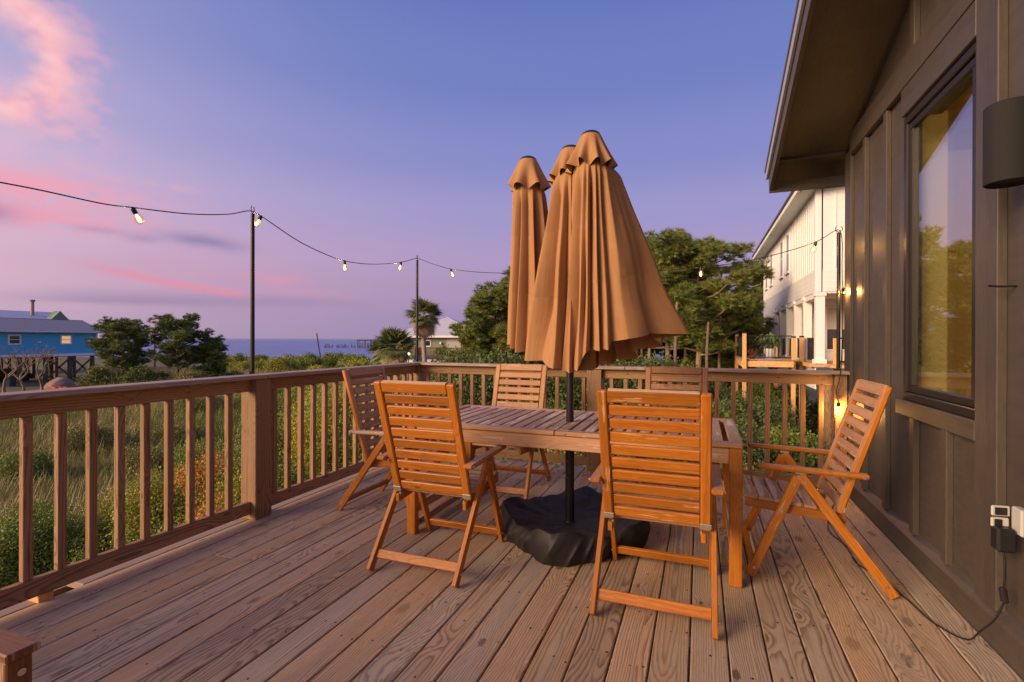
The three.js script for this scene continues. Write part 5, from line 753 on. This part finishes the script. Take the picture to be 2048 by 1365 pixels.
  const nd = thing('neighbor_deck', 'new timber deck with iron railings joined to the white house porch', 'deck', [0, 0, 0]);
  const pst = (x, z, yt, cap) => { const y0 = groundH(x, z); part(nd, 'post', cbox(0.15, yt - y0, 0.15, 0.008, [2.4, 0.14], [x, z]), FRESH, [x, (yt + y0) / 2, z]); if (cap) part(nd, 'post_cap', cbox(0.17, 0.07, 0.17, 0.02), BRONZE, [x, yt + 0.03, z]); };
  pst(1.66, -22.0, 1.55, 1); pst(1.62, -25.9, 1.56, 1); pst(3.45, -22.35, 1.38, 1); pst(3.86, -23.1, 1.40, 1); pst(4.56, -20.85, 1.36, 1); pst(3.3, -26.1, 1.4, 1); pst(5.5, -20.85, 1.36, 1);
  for (let i = 0; i < 27; i++) part(nd, 'plank', cbox(2.1, 0.036, 0.138, 0.003, [2.4, 0.14], [i * 0.3, 0.5]), DECK[i % 8], [2.55, 0.50, -22.15 - i * 0.146]);
  slabBox(nd, 'beam', 1.75, 0.24, 0.05, FRESH, 2.55, 0.335, -22.06); slabBox(nd, 'beam', 0.05, 0.24, 3.9, FRESH, 1.58, 0.335, -24.0);
  slabBox(nd, 'landing', 1.4, 0.1, 1.3, FRESH, 4.95, 0.36, -20.7);
  iron(nd, [1.74, 0, -22.0], [3.37, 0, -22.3], 0.5); iron(nd, [1.64, 0, -22.1], [1.62, 0, -25.8], 0.5); iron(nd, [4.64, 0, -20.85], [5.42, 0, -20.85], 0.4);
 
  // potted fern on that deck
  const fp = thing('potted_fern', 'leafy fern in a white pot on the new timber deck', 'plant', [2.75, 0.52, -23.4]); part(fp, 'pot', new THREE.LatheGeometry([[0.01, 0], [0.17, 0], [0.23, 0.4], [0.21, 0.42], [0.2, 0.38], [0.01, 0.38]].map(p => new THREE.Vector2(...p)), 20), WHITE);
  { const r = seeded(3), l = []; for (let i = 0; i < 60; i++) { const a = r() * 6.283, L = 0.35 + 0.4 * r(), q = 0.4 + 0.9 * r(), cx = Math.cos(a), sx = Math.sin(a), w = 0.05; const y = 0.45 + 0.5 * r(); l.push(0, 0.4, 0, cx * L * 0.6 - sx * w, y + 0.12 * q, sx * L * 0.6 + cx * w, cx * L * 0.6 + sx * w, y + 0.12 * q, sx * L * 0.6 - cx * w, cx * L * 0.6 - sx * w, y + 0.12 * q, sx * L * 0.6 + cx * w, cx * L, y - 0.15 * q, sx * L, cx * L * 0.6 + sx * w, y + 0.12 * q, sx * L * 0.6 - cx * w); } part(fp, 'foliage', tris(l), SOFT({ color: rgb(0.10, 0.17, 0.03) })); }
  const toy = thing('flower_pot', 'little red flowers in a clay pot at the timber deck edge', 'plant', [1.98, 0.52, -22.4]); part(toy, 'pot', new THREE.LatheGeometry([[0.01, 0], [0.09, 0], [0.12, 0.16], [0.1, 0.16], [0.01, 0.14]].map(p => new THREE.Vector2(...p)), 16), std({ color: rgb(0.4, 0.13, 0.07) })); part(toy, 'bloom', leafClump(77, 40, 0.16, 0.07, 0.03).translate(0, 0.26, 0), std({ color: rgb(0.5, 0.09, 0.06), side: THREE.DoubleSide }));
}
{ // out on the water and along the shore
  const PIL = std({ color: rgb(0.055, 0.045, 0.042), roughness: 0.9 }), r = seeded(12), d0 = 330;
  for (let i = 0; i < 34; i++) { const px = 646 + i * 2.0 + (i > 22 ? i - 22 : 0) * 0.8 + r() * 1.4; if (r() < 0.16 || (i > 9 && i < 13)) continue; const d = d0 + r() * 8, [x, z] = at(px, d), hgt = 2.2 + r() * 2.0; solo('old_piling', cyl(0.17, 0.18, hgt * 0.8, 8, 0, hgt * 0.4, 0), PIL, 'worn piling standing in the sea beside the ruined pier', 'piling', [x, -4.6, z], 0, 'pilings of the ruined pier'); }
  const pr = thing('pier', 'ruined pier with a bare roof frame standing in the sea', 'pier', [at(731, d0)[0], -4.6, at(731, d0)[1]], 0.3623); const sc = d0 / 994.13, w = 32 * sc;
  for (let i = 0; i < 6; i++) for (const z of [0, -3]) part(pr, 'piling', cyl(0.22, 0.25, i % 2 ? 3.6 : 5.9, 8), PIL, [-w / 2 + i * w / 5, i % 2 ? 1.8 : 2.95, z]);
  part(pr, 'roof_frame', plainBox(w + 1, 0.4, 0.4), PIL, [0, 5.7, 0]); part(pr, 'roof_frame', plainBox(w + 1, 0.4, 0.4), PIL, [0, 5.4, -3]); part(pr, 'deck_frame', plainBox(w * 1.25, 0.5, 3.2), std({ color: rgb(0.22, 0.13, 0.1) }), [2.5, 2.4, -1.5]);
  const mast = thing('leaning_mast', 'thin leaning mast with a stay wire at the shore', 'mast', [at(642, 80)[0], groundH(...at(642, 80)), at(642, 80)[1]]); const mh = up(669, 80) - groundH(...at(642, 80)), lx = -9 * 80 / 994.13; bar(mast, 'spar', [0.2 * CS, 0, -0.2 * SN], [lx * CS, mh, -lx * SN], 0.13, 0.13, PIL); bar(mast, 'stay', [1.0 * CS, 0, -1.0 * SN], [lx * CS * 0.45, mh * 0.55, -lx * SN * 0.45], 0.04, 0.04, PIL); bar(mast, 'stay_post', [0.9 * CS, 0, -0.9 * SN], [0.9 * CS, mh * 0.5, -0.9 * SN], 0.06, 0.06, PIL);
  for (const [px, d, top] of [[708, 90, 714], [309, 78, 660]]) { const [x, z] = at(px, d), y = groundH(x, z), hh = up(top, d) - y; const t = thing(px < 400 ? 'utility_pole' : 'marker_post', px < 400 ? 'distant utility pole between the spreading pines' : 'lone dark marker post at the water edge', 'pole', [x, y, z]); part(t, 'shaft', cyl(0.1, 0.13, hh, 10, 0, hh / 2, 0), PIL); if (px < 400) { part(t, 'crossarm', plainBox(1.4, 0.12, 0.12), PIL, [0, hh - 0.4, 0]); part(t, 'wire', tube([[0, hh - 0.3, 0], [-9, hh - 2.0, 3], [-20, hh - 1.2, 7]], 0.03, 20, 5), PIL); } }
}

scene.traverse((o) => { if (o.isMesh) { o.castShadow = true; o.receiveShadow = true; } });
renderer.render(scene, camera);
